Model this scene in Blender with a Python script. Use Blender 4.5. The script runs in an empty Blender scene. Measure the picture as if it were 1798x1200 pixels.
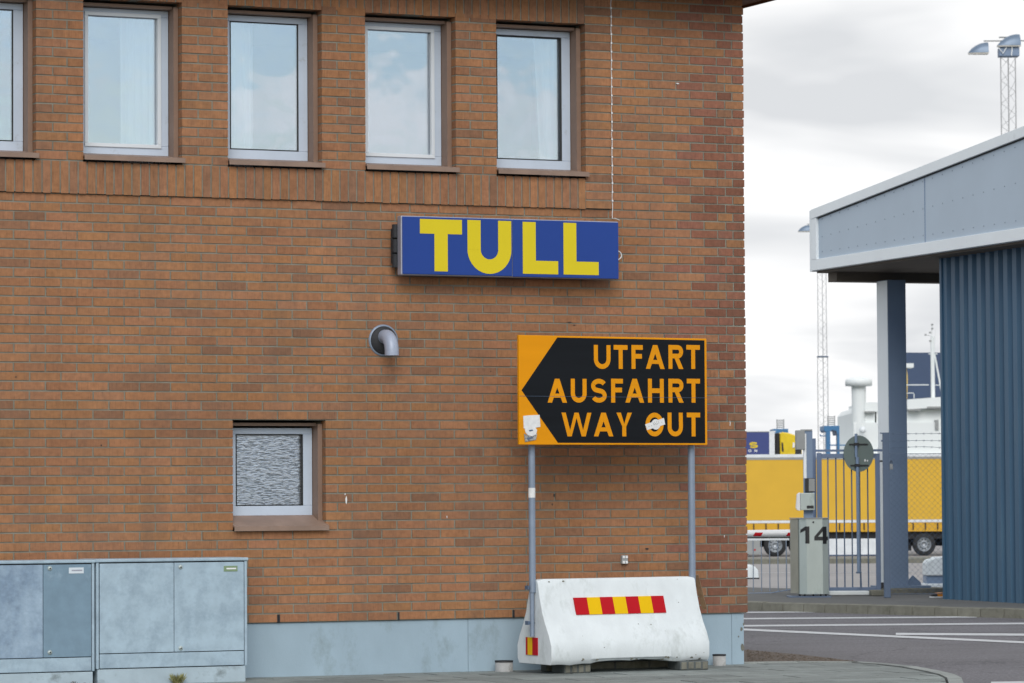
import bpy, bmesh, math, random
from mathutils import Vector, Matrix
random.seed(7)
sc = bpy.context.scene
COL = sc.collection

# ------------------------------------------------------------------ camera geometry (metres, ground at z = 0)
F = 6500.0; YAW, PITCH, ROLL = 0.43087817, 0.04151460, -0.00583602
GZ = 0.44                                   # height of the plinth top above the pavement
CAM = Vector((-8.63584491, -28.2251424, 1.02481326 + GZ))
def camaxes():
    cy, sy, cp, sp = math.cos(YAW), math.sin(YAW), math.cos(PITCH), math.sin(PITCH)
    f = Vector((sy*cp, cy*cp, sp)); r = Vector((cy, -sy, 0)); u = r.cross(f)
    cr, sr = math.cos(ROLL), math.sin(ROLL)
    return f, r*cr + u*sr, -r*sr + u*cr
CF, CR, CU = camaxes()
def ray(u, v): return CF*F + CR*(u-899) - CU*(v-600)
def wl(u, v, Y=0.0):                        # a point on the vertical plane y = Y
    d = ray(u, v); return CAM + d*((Y-CAM.y)/d.y)
def gz(u, v, z=0.0):                        # a point on the horizontal plane
    d = ray(u, v); return CAM + d*((z-CAM.z)/d.z)
def hz(u): return 870.005 - 0.005836*(u-899)
def dz(u, v, d): return CAM.z - (v-hz(u))*d/F       # height seen at distance d
FH = Vector((math.sin(YAW), math.cos(YAW), 0)); RH = Vector((math.cos(YAW), -math.sin(YAW), 0))
def gp(u, d, z=0.0):                        # ground position seen in direction u at distance d
    p = CAM + FH*d + RH*((u-899)*d/F); p.z = z; return p

# ------------------------------------------------------------------ materials
def new_mat(name):
    m = bpy.data.materials.new(name); m.use_nodes = True
    nt = m.node_tree; b = nt.nodes['Principled BSDF']; return m, nt, b
def noise(nt, scale, detail=4, vec=None, rough=.6, stretch=None):
    n = nt.nodes.new('ShaderNodeTexNoise'); n.inputs['Scale'].default_value = scale
    n.inputs['Detail'].default_value = detail; n.inputs['Roughness'].default_value = rough
    tc = nt.nodes.new('ShaderNodeTexCoord'); mp = nt.nodes.new('ShaderNodeMapping')
    if stretch: mp.inputs['Scale'].default_value = stretch
    nt.links.new(tc.outputs['Object'], mp.inputs[0]); nt.links.new(mp.outputs[0], n.inputs['Vector'])
    return n
def ramp(nt, src, stops):
    r = nt.nodes.new('ShaderNodeValToRGB'); nt.links.new(src, r.inputs[0])
    e = r.color_ramp.elements
    while len(e) < len(stops): e.new(.5)
    for i, (p, c) in enumerate(stops):
        e[i].position = p; e[i].color = (c[0], c[1], c[2], 1) if not isinstance(c, (int, float)) else (c, c, c, 1)
    return r
def mul(nt, a, b, fac=1.0, mode='MULTIPLY'):
    m = nt.nodes.new('ShaderNodeMix'); m.data_type = 'RGBA'; m.blend_type = mode
    if isinstance(fac, (int, float)): m.inputs[0].default_value = fac
    else: nt.links.new(fac, m.inputs[0])
    for s, k in ((a, 6), (b, 7)):
        if isinstance(s, tuple): m.inputs[k].default_value = (s[0], s[1], s[2], 1)
        else: nt.links.new(s, m.inputs[k])
    return m.outputs[2]
def bump(nt, b, h, strength=.3, dist=.01):
    n = nt.nodes.new('ShaderNodeBump'); n.inputs['Strength'].default_value = strength; n.inputs['Distance'].default_value = dist
    nt.links.new(h, n.inputs['Height']); nt.links.new(n.outputs[0], b.inputs['Normal'])
def mat(name, col, rough=.6, metal=0., var=.12, scale=3., dirt=None, dscale=2., dlo=.55, dhi=.75, bmp=0., bscale=60., stretch=None, spec=.5):
    m, nt, b = new_mat(name)
    n = noise(nt, scale, 6, stretch=stretch)
    r = ramp(nt, n.outputs[0], [(.3, 1-var), (.7, 1+var*.6)])
    c = mul(nt, (col[0], col[1], col[2]), r.outputs[0])
    if dirt:
        d = noise(nt, dscale, 8, stretch=stretch, rough=.7)
        dr = ramp(nt, d.outputs[0], [(dlo, 0.), (dhi, 1.)])
        c = mul(nt, c, dirt, dr.outputs[0], 'MIX')
    nt.links.new(c, b.inputs['Base Color'])
    b.inputs['Roughness'].default_value = rough; b.inputs['Metallic'].default_value = metal
    b.inputs['Specular IOR Level'].default_value = spec
    if bmp:
        h = noise(nt, bscale, 5, stretch=stretch); bump(nt, b, h.outputs[0], bmp)
    return m
def srgb(r, g, b): return tuple(((x/255+.055)/1.055)**2.4 if x > 10 else x/255/12.92 for x in (r, g, b))

def brick_mat():
    m, nt, b = new_mat('fired_brick')
    a = nt.nodes.new('ShaderNodeAttribute'); a.attribute_name = 'bcol'
    s = noise(nt, 1., 5, stretch=(95, 95, 7), rough=.75)
    r = ramp(nt, s.outputs[0], [(.30, .48), (.42, .93), (.72, 1.14)])
    c = mul(nt, a.outputs['Color'], r.outputs[0])
    g = noise(nt, 26, 5); rg = ramp(nt, g.outputs[0], [(.3, .8), (.7, 1.12)])
    c = mul(nt, c, rg.outputs[0])
    l = noise(nt, .8, 4); rl = ramp(nt, l.outputs[0], [(.3, .84), (.7, 1.1)])
    c = mul(nt, c, rl.outputs[0])
    w = noise(nt, 1.3, 7, stretch=(2.2, 2.2, .35), rough=.72); rw = ramp(nt, w.outputs[0], [(.48, 0.), (.74, .46)])
    c = mul(nt, c, (.13, .095, .075), rw.outputs[0], 'MIX')
    nt.links.new(c, b.inputs['Base Color']); b.inputs['Roughness'].default_value = .85
    b.inputs['Specular IOR Level'].default_value = .25
    bump(nt, b, s.outputs[0], .35, .003)
    return m
M_BRICK = brick_mat()
M_MORTAR = mat('mortar', (.235, .235, .195), .95, var=.25, scale=7, dirt=(.155, .155, .13), dscale=5, bmp=.4, bscale=120)
M_PLINTH = mat('painted_render', srgb(154, 176, 190), .8, var=.10, scale=2.2, dirt=srgb(104, 116, 112), dscale=3.2, dlo=.55, dhi=.9, bmp=.15, bscale=90, stretch=(1, 1, .6))
M_ALU = mat('anodised_aluminium', srgb(188, 202, 218), .4, .0, var=.06, scale=4, dirt=srgb(120, 120, 112), dscale=9, dlo=.6, dhi=.95)
M_SASH = mat('white_sash', srgb(212, 220, 226), .4, 0, var=.04)
M_GASKET = mat('black_gasket', (.012, .014, .016), .6)
M_BROWN = mat('brown_sheet_metal', srgb(134, 110, 94), .5, .0, var=.12, scale=3, dirt=srgb(140, 116, 100), dscale=6)
M_SILLTOP = mat('brown_sill_metal', srgb(140, 118, 104), .5, .0, var=.2, scale=5, dirt=srgb(150, 140, 128), dscale=9, dlo=.6, dhi=.9)
M_EAVE = mat('brown_eave_board', srgb(120, 84, 58), .7, var=.2, scale=6, stretch=(1, 8, 1))
M_ROOF = mat('roof_felt', (.06, .055, .05), .9)
M_ROOM = mat('room_wall', (.20, .22, .24), .9)
def curtain_mat():
    m, nt, b = new_mat('sheer_curtain'); b.inputs['Base Color'].default_value = (.92, .93, .93, 1); b.inputs['Roughness'].default_value = .9
    b.inputs['Emission Color'].default_value = (1, 1, 1, 1); b.inputs['Emission Strength'].default_value = 0
    return m
M_CURTAIN = curtain_mat()
def glass_mat(name, refl, wav=False):
    m = bpy.data.materials.new(name); m.use_nodes = True; nt = m.node_tree; nt.nodes.clear()
    out = nt.nodes.new('ShaderNodeOutputMaterial'); gl = nt.nodes.new('ShaderNodeBsdfGlossy'); tr = nt.nodes.new('ShaderNodeBsdfTransparent')
    mx = nt.nodes.new('ShaderNodeMixShader'); mx.inputs[0].default_value = refl
    gl.inputs['Roughness'].default_value = .015; gl.inputs['Color'].default_value = (.86, .92, 1, 1); tr.inputs['Color'].default_value = (.93, .97, .98, 1)
    if wav:
        gl.inputs['Roughness'].default_value = .28; tr.inputs['Color'].default_value = (.42, .50, .53, 1)
        w = noise(nt, 1., 3, stretch=(19, 19, 82), rough=.4)
        w.inputs['Distortion'].default_value = .8
        bp = nt.nodes.new('ShaderNodeBump'); bp.inputs['Strength'].default_value = .35; bp.inputs['Distance'].default_value = .012
        nt.links.new(w.outputs[0], bp.inputs['Height']); nt.links.new(bp.outputs[0], gl.inputs['Normal'])
        rr = ramp(nt, w.outputs[0], [(.38, .30), (.52, .66)]); nt.links.new(rr.outputs[0], mx.inputs[0])
    else:
        w = noise(nt, 2.2, 2)
        bp = nt.nodes.new('ShaderNodeBump'); bp.inputs['Strength'].default_value = .12; bp.inputs['Distance'].default_value = .02
        nt.links.new(w.outputs[0], bp.inputs['Height']); nt.links.new(bp.outputs[0], gl.inputs['Normal'])
    nt.links.new(tr.outputs[0], mx.inputs[1]); nt.links.new(gl.outputs[0], mx.inputs[2]); nt.links.new(mx.outputs[0], out.inputs[0])
    return m
M_GLASS = glass_mat('coated_glass', .48)
M_WAVY = glass_mat('patterned_glass', .8, True)
M_BLUE = mat('blue_sign_face', srgb(38, 68, 142), .4, var=.05, scale=1.5, spec=.2)
M_YEL = mat('yellow_lettering', srgb(214, 196, 36), .4, var=.04, scale=2, spec=.2)
M_HOUS = mat('sign_housing', srgb(160, 164, 178), .4, .3)
M_DARK = mat('dark_rubber', (.02, .022, .026), .7)
M_SBLACK = mat('black_sign_foil', (.006, .008, .011), .28, var=.3, scale=1, stretch=(.4, .4, 9), spec=.16, bmp=.04, bscale=1.)
M_SYEL = mat('amber_sign_foil', srgb(222, 146, 0), .35, var=.07, scale=1., stretch=(.6, .6, 6), spec=.2)
M_GALV = mat('galvanised_tube', srgb(132, 146, 164), .45, .2, var=.10, scale=6)
M_PAPER = mat('white_paper', (.72, .74, .74), .8, var=.12, scale=25)
M_PAPERD = mat('torn_paper', (.30, .31, .30), .8, var=.9, scale=55)
M_CONC = mat('white_painted_concrete', srgb(212, 220, 223), .8, var=.08, scale=5, dirt=srgb(112, 122, 112), dscale=2.6, dlo=.55, dhi=.95, bmp=.15, bscale=70, stretch=(1.2, 1.2, .6))
M_RAWC = mat('raw_concrete', srgb(118, 118, 108), .95, var=.3, scale=14, dirt=srgb(80, 84, 72), dscale=6, bmp=.5, bscale=60)
M_RED = mat('red_reflector', srgb(176, 14, 28), .5, var=.05, spec=.15)
M_RYEL = mat('yellow_reflector', srgb(222, 180, 0), .5, var=.05, spec=.15)
M_STUB = mat('old_plastic_pipe', srgb(168, 170, 170), .7, var=.2, scale=12, dirt=srgb(110, 110, 104), dscale=9)
M_WOOD = mat('weathered_wood', srgb(140, 112, 84), .85, var=.25, scale=8, stretch=(6, 6, .6))
M_CAB = mat('galvanised_cabinet', srgb(162, 184, 198), .5, .0, var=.13, scale=8, dirt=srgb(124, 144, 160), dscale=5, dlo=.46, dhi=.8)
M_CABD = mat('galvanised_door_dull', srgb(116, 142, 160), .5, .0, var=.12, scale=9, dirt=srgb(156, 178, 196), dscale=3., dlo=.58, dhi=.8)
M_CABP = mat('galvanised_door_mottled', srgb(122, 144, 166), .5, .0, var=.2, scale=22, dirt=srgb(164, 186, 204), dscale=1.9, dlo=.42, dhi=.66)
M_CABB = mat('cabinet_base', srgb(166, 184, 194), .7, var=.12, scale=5, dirt=srgb(84, 92, 90), dscale=4, dlo=.56, dhi=.8)
M_PIPE = mat('galvanised_pipe', srgb(160, 170, 188), .45, .15, var=.1, scale=10)
M_WHITE = mat('white_plastic', (.75, .77, .78), .5)
M_LABEL = mat('label_pale', srgb(205, 215, 222), .5)
M_GREENL = mat('label_green', srgb(120, 142, 110), .5)
M_GRASS = mat('dry_grass', (.30, .30, .12), .8, var=.4, scale=30)
M_LEAF = mat('brown_leaves', (.09, .055, .04), .9, var=.4, scale=20)
M_PANEL = mat('grey_blue_panel', srgb(172, 188, 202), .45, .1, var=.05, scale=.7)
M_TRIM = mat('pale_grey_trim', srgb(228, 235, 238), .45, .05, var=.04, scale=1.2, dirt=srgb(150, 158, 160), dscale=1.3, dlo=.6, dhi=.9)
M_RIVET = mat('dull_rivets', srgb(132, 146, 160), .6)
M_CORR = mat('blue_corrugated_steel', srgb(52, 90, 118), .5, .0, var=.12, scale=1.6, stretch=(2, 2, .25), dirt=srgb(70, 104, 126), dscale=2.5, dlo=.55, dhi=.85)
M_COLU = mat('slate_blue_paint', srgb(118, 138, 164), .55, var=.07, scale=2)
M_SOFF = mat('soffit_boards', srgb(96, 88, 78), .8, var=.1, scale=2)
M_GATE = mat('gate_blue_paint', srgb(100, 119, 148), .5, .0, var=.06)
M_GPOST = mat('dark_slate_paint', srgb(82, 100, 124), .55, var=.08)
M_STEEL = mat('stainless_cabinet', srgb(172, 184, 182), .35, .25, var=.12, scale=3, dirt=srgb(112, 128, 122), dscale=4, stretch=(1, 1, .4))
M_BEIGE = mat('dull_side_panel', srgb(150, 150, 138), .7)
M_BLACK = mat('black_paint', (.012, .013, .015), .5)
M_GREY = mat('grey_casing', srgb(146, 150, 150), .6)
M_SIGNB = mat('sign_back', srgb(98, 114, 112), .5, .0, var=.08)
M_TARP = mat('yellow_tarpaulin', srgb(208, 166, 42), .6, var=.05, scale=1.2, bmp=.05, bscale=2)
M_TARPD = mat('yellow_side_board', srgb(206, 158, 24), .5, var=.06)
M_TYRE = mat('tyre_rubber', (.022, .024, .026), .85)
M_RIM = mat('wheel_rim', srgb(165, 172, 178), .4, .5)
M_CHAS = mat('black_chassis', (.012, .013, .016), .7)
M_WPAINT = mat('white_vehicle_paint', srgb(214, 220, 224), .4)
M_TBLUE = mat('navy_tarpaulin', srgb(46, 62, 122), .5, var=.05)
M_CABY = mat('yellow_cab_paint', srgb(214, 186, 10), .35)
M_SHIPW = mat('ship_white_paint', srgb(226, 232, 232), .5, var=.03, scale=.1)
M_SHIPB = mat('funnel_navy_paint', srgb(46, 66, 96), .5, var=.2, scale=.15, stretch=(1, 1, .3))
M_CRANE = mat('crane_blue_paint', srgb(52, 110, 156), .5)
M_LATT = mat('lattice_steel', srgb(160, 162, 164), .5, .4)
M_LAMP = mat('lamp_housing', srgb(108, 126, 146), .4, .3)
M_LENS = mat('lamp_lens', (.5, .5, .46), .3)
def asphalt():
    m, nt, b = new_mat('asphalt')
    f = noise(nt, 34, 4, rough=.85); rf = ramp(nt, f.outputs[0], [(.34, .40), (.5, 1.), (.66, 1.8)])
    p = noise(nt, .35, 5); rp = ramp(nt, p.outputs[0], [(.3, .84), (.7, 1.12)])
    c = mul(nt, mul(nt, (.125, .123, .136), rf.outputs[0]), rp.outputs[0])
    q = noise(nt, 2.2, 7, rough=.7, stretch=(.5, 1.6, 1)); rq = ramp(nt, q.outputs[0], [(.50, 0.), (.70, .6)])
    c = mul(nt, c, (.085, .086, .088), rq.outputs[0], 'MIX')
    v = nt.nodes.new('ShaderNodeTexVoronoi'); v.feature = 'DISTANCE_TO_EDGE'; v.inputs['Scale'].default_value = .55
    tc = nt.nodes.new('ShaderNodeTexCoord'); ds = noise(nt, 1.8, 5); av = nt.nodes.new('ShaderNodeMix'); av.data_type = 'RGBA'; av.blend_type = 'ADD'; av.inputs[0].default_value = .7
    nt.links.new(tc.outputs['Object'], av.inputs[6]); nt.links.new(ds.outputs[1], av.inputs[7]); nt.links.new(av.outputs[2], v.inputs['Vector'])
    rv = ramp(nt, v.outputs['Distance'], [(.0, .55), (.012, 1.)])
    c = mul(nt, c, rv.outputs[0])
    nt.links.new(c, b.inputs['Base Color']); b.inputs['Roughness'].default_value = .9; bump(nt, b, f.outputs[0], .5, .006)
    return m
M_ASPH = asphalt()
M_YARD = mat('worn_yard_asphalt', (.27, .262, .26), .9, var=.12, scale=.15, dirt=(.22, .215, .215), dscale=.4)
M_KERB = mat('granite_kerb', srgb(116, 116, 106), .9, var=.2, scale=9, dirt=srgb(84, 86, 74), dscale=5, bmp=.4, bscale=60)
M_ISL = mat('island_asphalt', (.10, .105, .105), .95, var=.2, scale=3)
M_MARK = mat('road_paint', (.50, .52, .54), .7, var=.12, scale=6, dirt=(.25, .25, .26), dscale=14, dlo=.58, dhi=.8)
M_GRAVEL = mat('brown_gravel', (.12, .098, .08), .95, var=.5, scale=45, bmp=.8, bscale=60)
M_WATER = mat('harbour_water', (.03, .05, .06), .15, bmp=.2, bscale=.5)
M_MUD = mat('wet_concrete', srgb(86, 92, 92), .9, var=.2, scale=8)
def slab_mat():
    m, nt, b = new_mat('paving_slabs')
    a = nt.nodes.new('ShaderNodeAttribute'); a.attribute_name = 'bcol'
    g = noise(nt, 6, 6); rg = ramp(nt, g.outputs[0], [(.3, .78), (.7, 1.14)])
    c = mul(nt, a.outputs['Color'], rg.outputs[0])
    g2 = noise(nt, 90, 3); rg2 = ramp(nt, g2.outputs[0], [(.3, .8), (.7, 1.15)])
    c = mul(nt, c, rg2.outputs[0])
    nt.links.new(c, b.inputs['Base Color']); b.inputs['Roughness'].default_value = .85
    bump(nt, b, g2.outputs[0], .4, .004)
    return m
M_SLAB = slab_mat()
M_JOINT = mat('slab_joint_sand', (.035, .035, .032), .95)

# ------------------------------------------------------------------ mesh helpers
class M:
    def __init__(s): s.v = []; s.f = []; s.c = []; s.smooth = set()
    def add(s, vs, fs, col=None, smooth=False):
        o = len(s.v); s.v += [Vector(v) for v in vs]
        for f in fs:
            if smooth: s.smooth.add(len(s.f))
            s.f.append([i+o for i in f]); s.c.append(col)
        return s
    def box(s, x0, x1, y0, y1, z0, z1, col=None):
        if x0 > x1: x0, x1 = x1, x0
        if y0 > y1: y0, y1 = y1, y0
        if z0 > z1: z0, z1 = z1, z0
        return s.add([(x0,y0,z0),(x1,y0,z0),(x1,y1,z0),(x0,y1,z0),(x0,y0,z1),(x1,y0,z1),(x1,y1,z1),(x0,y1,z1)],
              [(0,3,2,1),(4,5,6,7),(0,1,5,4),(1,2,6,5),(2,3,7,6),(3,0,4,7)], col)
    def tube(s, pts, r, n=10, caps=True, r2=None):
        pts = [Vector(p) for p in pts]; rings = []
        up = None
        for i, p in enumerate(pts):
            t = (pts[min(i+1, len(pts)-1)] - pts[max(i-1, 0)]).normalized()
            if up is None:
                a = Vector((0,0,1)) if abs(t.z) < .9 else Vector((1,0,0)); up = t.cross(a).normalized()
            else: up = (up - t*up.dot(t)).normalized()
            w = t.cross(up); rr = r if r2 is None else r + (r2-r)*i/(len(pts)-1)
            rings.append([p + up*math.cos(2*math.pi*k/n)*rr + w*math.sin(2*math.pi*k/n)*rr for k in range(n)])
        vs = [v for rg in rings for v in rg]; fs = []
        for i in range(len(pts)-1):
            for k in range(n): fs.append((i*n+k, i*n+(k+1)%n, (i+1)*n+(k+1)%n, (i+1)*n+k))
        s.add(vs, fs, smooth=n > 4)
        if caps:
            s.add(rings[0], [tuple(range(n))[::-1]]); s.add(rings[-1], [tuple(range(n))])
        return s
    def prism(s, poly, axis, a, b, col=None):         # poly: 2-D points, extruded along an axis from a to b
        def P(p, t):
            return {'x': (t, p[0], p[1]), 'y': (p[0], t, p[1]), 'z': (p[0], p[1], t)}[axis]
        n = len(poly); vs = [P(p, a) for p in poly] + [P(p, b) for p in poly]
        return s.add(vs, [tuple(range(n)), tuple(range(2*n-1, n-1, -1))] + [(i, i+n, (i+1) % n+n, (i+1) % n) for i in range(n)], col)
    def lathe(s, prof, o=(0,0,0), axis='z', n=24):
        vs = []; o = Vector(o)
        for r, h in prof:
            for k in range(n):
                a = 2*math.pi*k/n; c, d = r*math.cos(a), r*math.sin(a)
                vs.append(o + Vector({'z': (c, d, h), 'y': (c, h, d), 'x': (h, c, d)}[axis]))
        fs = [(i*n+k, i*n+(k+1)%n, (i+1)*n+(k+1)%n, (i+1)*n+k) for i in range(len(prof)-1) for k in range(n)]
        s.add(vs, fs, smooth=True)
        return s
    def build(s, name, material, parent=None, label=None, bevel=0, seg=2):
        me = bpy.data.meshes.new(name); me.from_pydata([tuple(v) for v in s.v], [], s.f); me.materials.append(material)
        if any(c is not None for c in s.c):
            at = me.color_attributes.new('bcol', 'FLOAT_COLOR', 'CORNER')
            for p in me.polygons:
                c = s.c[p.index] or (.3, .3, .3)
                for li in p.loop_indices: at.data[li].color = (c[0], c[1], c[2], 1)
        for i in s.smooth: me.polygons[i].use_smooth = True
        bm = bmesh.new(); bm.from_mesh(me); bmesh.ops.recalc_face_normals(bm, faces=bm.faces[:]); bm.to_mesh(me); bm.free()
        o = bpy.data.objects.new(name, me); COL.objects.link(o)
        if parent: o.parent = parent
        if label: o['label'] = label
        if bevel:
            b = o.modifiers.new('Bevel', 'BEVEL'); b.width = bevel; b.segments = seg; b.limit_method = 'ANGLE'; b.angle_limit = .6
        return o
def thing(name, label, cat, loc=(0,0,0), rz=0., group=None):
    o = bpy.data.objects.new(name, None); COL.objects.link(o); o.location = loc; o.rotation_euler = (0,0,rz)
    o['label'] = label; o['category'] = cat
    if group: o['group'] = group
    o.empty_display_size = .3
    return o
def tag(o, label, cat, group=None):
    o['label'] = label; o['category'] = cat
    if group: o['group'] = group
    return o
def struct(o): o['kind'] = 'structure'; return o
def dup(root):
    r = root.copy(); COL.objects.link(r)
    for ch in list(root.children):
        c = ch.copy(); COL.objects.link(c); c.parent = r
        for g in list(ch.children):
            d = g.copy(); COL.objects.link(d); d.parent = c
    return r
def at(o, p): o.location = p; return o
VR = -YAW                                   # rotation of things that face the road the camera stands on

# ------------------------------------------------------------------ lettering
def arc(cx, cz, rx, rz, a0, a1, n=12):
    return [(cx+rx*math.cos(math.radians(a0+(a1-a0)*i/n)), cz+rz*math.sin(math.radians(a0+(a1-a0)*i/n))) for i in range(n+1)]
def ribbon(pts, t, closed=False):
    pts = [Vector(p) for p in pts]; n = len(pts); L = []; R = []
    for i in range(n):
        if closed: a, b = pts[(i-1) % n], pts[(i+1) % n]
        else: a, b = pts[max(i-1, 0)], pts[min(i+1, n-1)]
        d = (b-a).normalized(); nn = Vector((-d.y, d.x)); L.append(pts[i]+nn*t/2); R.append(pts[i]-nn*t/2)
    q = []
    for i in range(n if closed else n-1):
        j = (i+1) % n; q.append([L[i], L[j], R[j], R[i]])
    return q
def glyph(ch, w, h, t):                     # polygons in a box w by h, stroke t
    P = []
    def rect(a, b, c, d): P.append([(a, c), (b, c), (b, d), (a, d)])
    if ch == 'T': rect(0, w, h-t, h); rect(w/2-t/2, w/2+t/2, 0, h-t)
    elif ch == 'L': rect(0, t, 0, h); rect(t, w, 0, t*.92)
    elif ch == 'I': rect(0, t, 0, h)
    elif ch == 'F': rect(0, t, 0, h); rect(t, w, h-t, h); rect(t, w*.92, h*.53-t/2, h*.53+t/2)
    elif ch == 'H': rect(0, t, 0, h); rect(w-t, w, 0, h); rect(t, w-t, h*.5-t/2, h*.5+t/2)
    elif ch == 'U':
        r = (w-t)/2; P += ribbon([(t/2, h), (t/2, h*.6)] + arc(w/2, r+t/2, r, r, 180, 360, 20) + [(w-t/2, h*.6), (w-t/2, h)], t)
    elif ch == 'A':
        k = t*1.08; a = t*.56; zi = h*(1-a*2/w)-k*.62
        sl = (w/2-k)/zi
        P.append([(0, 0), (k, 0), (w/2, zi), (w/2, h), (w/2-a, h)]); P.append([(w, 0), (w/2+a, h), (w/2, h), (w/2, zi), (w-k, 0)])
        z0, z1 = h*.21, h*.21+t*.85
        P.append([(k+sl*z0, z0), (w-k-sl*z0, z0), (w-k-sl*z1, z1), (k+sl*z1, z1)])
    elif ch == 'R':
        rect(0, t, 0, h); r = (h*.56-t)/2; cz = h-t/2-r; x = w-r-t*.45
        P += ribbon([(t, h-t/2), (x, h-t/2)] + arc(x, cz, r*.95, r, 90, -90, 14) + [(x, cz-r), (t, cz-r)], t)
        P.append([(w*.42, cz-r-t/2), (w*.42+t*1.1, cz-r-t/2), (w+t*.05, 0), (w-t*1.1, 0)])
    elif ch == 'S':
        r = (h-t)/4; cx = w/2
        P += ribbon(arc(cx, h-t/2-r, (w-t)/2, r, 25, 90, 6) + arc(cx, h-t/2-r, (w-t)/2, r, 100, 235, 12) + arc(cx, t/2+r, (w-t)/2, r, 60, -90, 12) + arc(cx, t/2+r, (w-t)/2, r, -100, -155, 6), t)
    elif ch == 'O': P += ribbon(arc(w/2, h/2, (w-t)/2, (h-t)/2, 0, 350, 35), t, True)
    elif ch == 'W':
        k = t*1.02; q = w*.265
        for xt, xb_ in ((0, q-k/2), (w-k, w-q-k/2)): P.append([(xt, h), (xt+k, h), (xb_+k, 0), (xb_, 0)])
        P.append([(w/2-k*.5, h), (w/2+k*.35, h), (q+k/2, 0), (q-k*.25, 0)]); P.append([(w/2-k*.35, h), (w/2+k*.5, h), (w-q+k*.25, 0), (w-q-k/2, 0)])
    elif ch == 'Y':
        k = t*1.12; P.append([(0, h), (k, h), (w/2, h*.52), (w/2, h*.42), (w/2-t/2, h*.42)]); P.append([(w, h), (w-k, h), (w/2, h*.52), (w/2, h*.42), (w/2+t/2, h*.42)][::-1])
        rect(w/2-t/2, w/2+t/2, 0, h*.42)
    elif ch == 'N': rect(0, t, 0, h); rect(w-t, w, 0, h); P.append([(t, h), (t, h-t*1.6), (w-t, 0), (w-t, t*1.6)])
    elif ch == '1': rect(w-t, w, 0, h); P.append([(0, h*.62), (0, h*.80), (w-t, h), (w-t, h*.77)])
    elif ch == '4':
        rect(w-t*1.35, w-t*.35, 0, h); rect(0, w-t*1.35, h*.2, h*.2+t*.9); rect(w-t*.35, w, h*.2, h*.2+t*.9)
        P.append([(0, h*.2+t*.9), (t*.9, h*.2+t*.9), (w-t*1.35, h*.72), (w-t*1.35, h)])
    return P
def letters(m, items, Y, t):                # items: (char, x0, x1, z0, z1) on the plane y = Y
    k = 0
    for ch, x0, x1, z0, z1 in items:
        for poly in glyph(ch, x1-x0, z1-z0, t):
            k += 1; off = -.0002*(k % 5)
            m.add([(x0+p[0], Y+off, z0+p[1]) for p in poly], [tuple(range(len(poly)))])
    return m

# ================================================================== THE BRICK BUILDING
L, H = .2625, .075
XC = 25.0*L
bld = thing('brick_building', 'long orange brick office building with pale plinth, row of upper windows and brown eaves', 'building')
XL = -3.4
OPEN = [(-2.46*L, .69*L), (2.18*L, 5.36*L), (6.86*L, 9.99*L), (11.46*L, 14.58*L), (16.0*L, 19.16*L)]
ZB, ZT = 49.5*H, 67*H
SM = (7.02*L, 10.10*L, 10.02*H, 22*H)
XP = 20.08*L                                # right end of the slightly projecting upper panel
def bcol(i, n):
    r = random.random(); b = Vector((.335, .165, .081))
    k = random.uniform(.93, 1.07); c = b*k
    c.x *= random.uniform(.98, 1.03); c.z *= random.uniform(.92, 1.1)
    if r < .11: c = Vector((.275, .143, .082))*random.uniform(.86, 1.08)
    elif r < .20: c = Vector((.31, .148, .076))*random.uniform(.92, 1.08)
    if i > 23.4 and random.random() < (.68 if n < 60 else .4): c = Vector((.24, .105, .066))*random.uniform(.8, 1.25)
    elif i > 22.4 and random.random() < .3: c = Vector((.27, .12, .08))
    return tuple(c)
def courses(m, x0, x1, n0, n1, y, joints, ydep=.10):
    """running bond between x0 and x1, courses n0..n1, joints(n) -> sorted joint positions"""
    n = n0
    while n < n1-.01:
        js = [x0] + [j for j in joints(n) if x0+.045 < j < x1-.045] + [x1]
        for a, b in zip(js[:-1], js[1:]):
            g = .0065
            aa = a + (g if a > x0+1e-6 else 0); bb = b - (g if b < x1-1e-6 else 0)
            if abs(x1-XC) < .01 and b == x1: bb += random.uniform(-.004, .003)
            if n == 0 and random.random() < .0: continue
            dy = random.uniform(-.0015, .0015); tz = random.uniform(-.0012, .0012); tt = random.uniform(-.001, .001)
            zz0 = GZ+n*H+.0062+tz; zz1 = GZ+(n+1)*H-.0062+tz
            c = bcol((a+b)/2/L, n)
            m.add([(aa, y+dy, zz0), (bb, y+dy, zz0+tt), (bb, ydep, zz0+tt), (aa, ydep, zz0), (aa, y+dy, zz1), (bb, y+dy, zz1+tt), (bb, ydep, zz1+tt), (aa, ydep, zz1)],
                  [(0,3,2,1),(4,5,6,7),(0,1,5,4),(1,2,6,5),(2,3,7,6),(3,0,4,7)], c)
        n += 1
def lat(n):
    n = int(round(n)); off = 0 if n % 2 else .5
    js = [(i+off)*L + random.uniform(-.003, .003) for i in range(-14, 24)]
    return js + ([24*L, 24.57*L] if n % 2 else [24.3*L])
wallm = M()
def weep(n):
    return lat(n)
courses(wallm, XL, SM[0], 0, 22, 0, lat); courses(wallm, SM[1], XC, 0, 22, 0, lat)
courses(wallm, SM[0], SM[1], 0, 10, 0, lat)
courses(wallm, XL, XC, 22, 46, 0, lat)
courses(wallm, XP, XC, 46, 71, 0, lat)
YP = -.02
def soldiers(x0, x1, n0):
    x = x1-.075*int((x1-x0)/.075); k = 0
    while x < x1-.01:
        b = x+.075; c = bcol(0, 0); dy = random.uniform(-.0015, .0015); zj = random.uniform(-.003, .002)
        wallm.box(x+.0062, b-.0062, YP+dy, .10, GZ+n0*H+zj+.001, GZ+(n0+3.5)*H-.006, c); x += .075
soldiers(XL, 19.16*L, 46); soldiers(XL, 19.16*L, 67)
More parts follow.
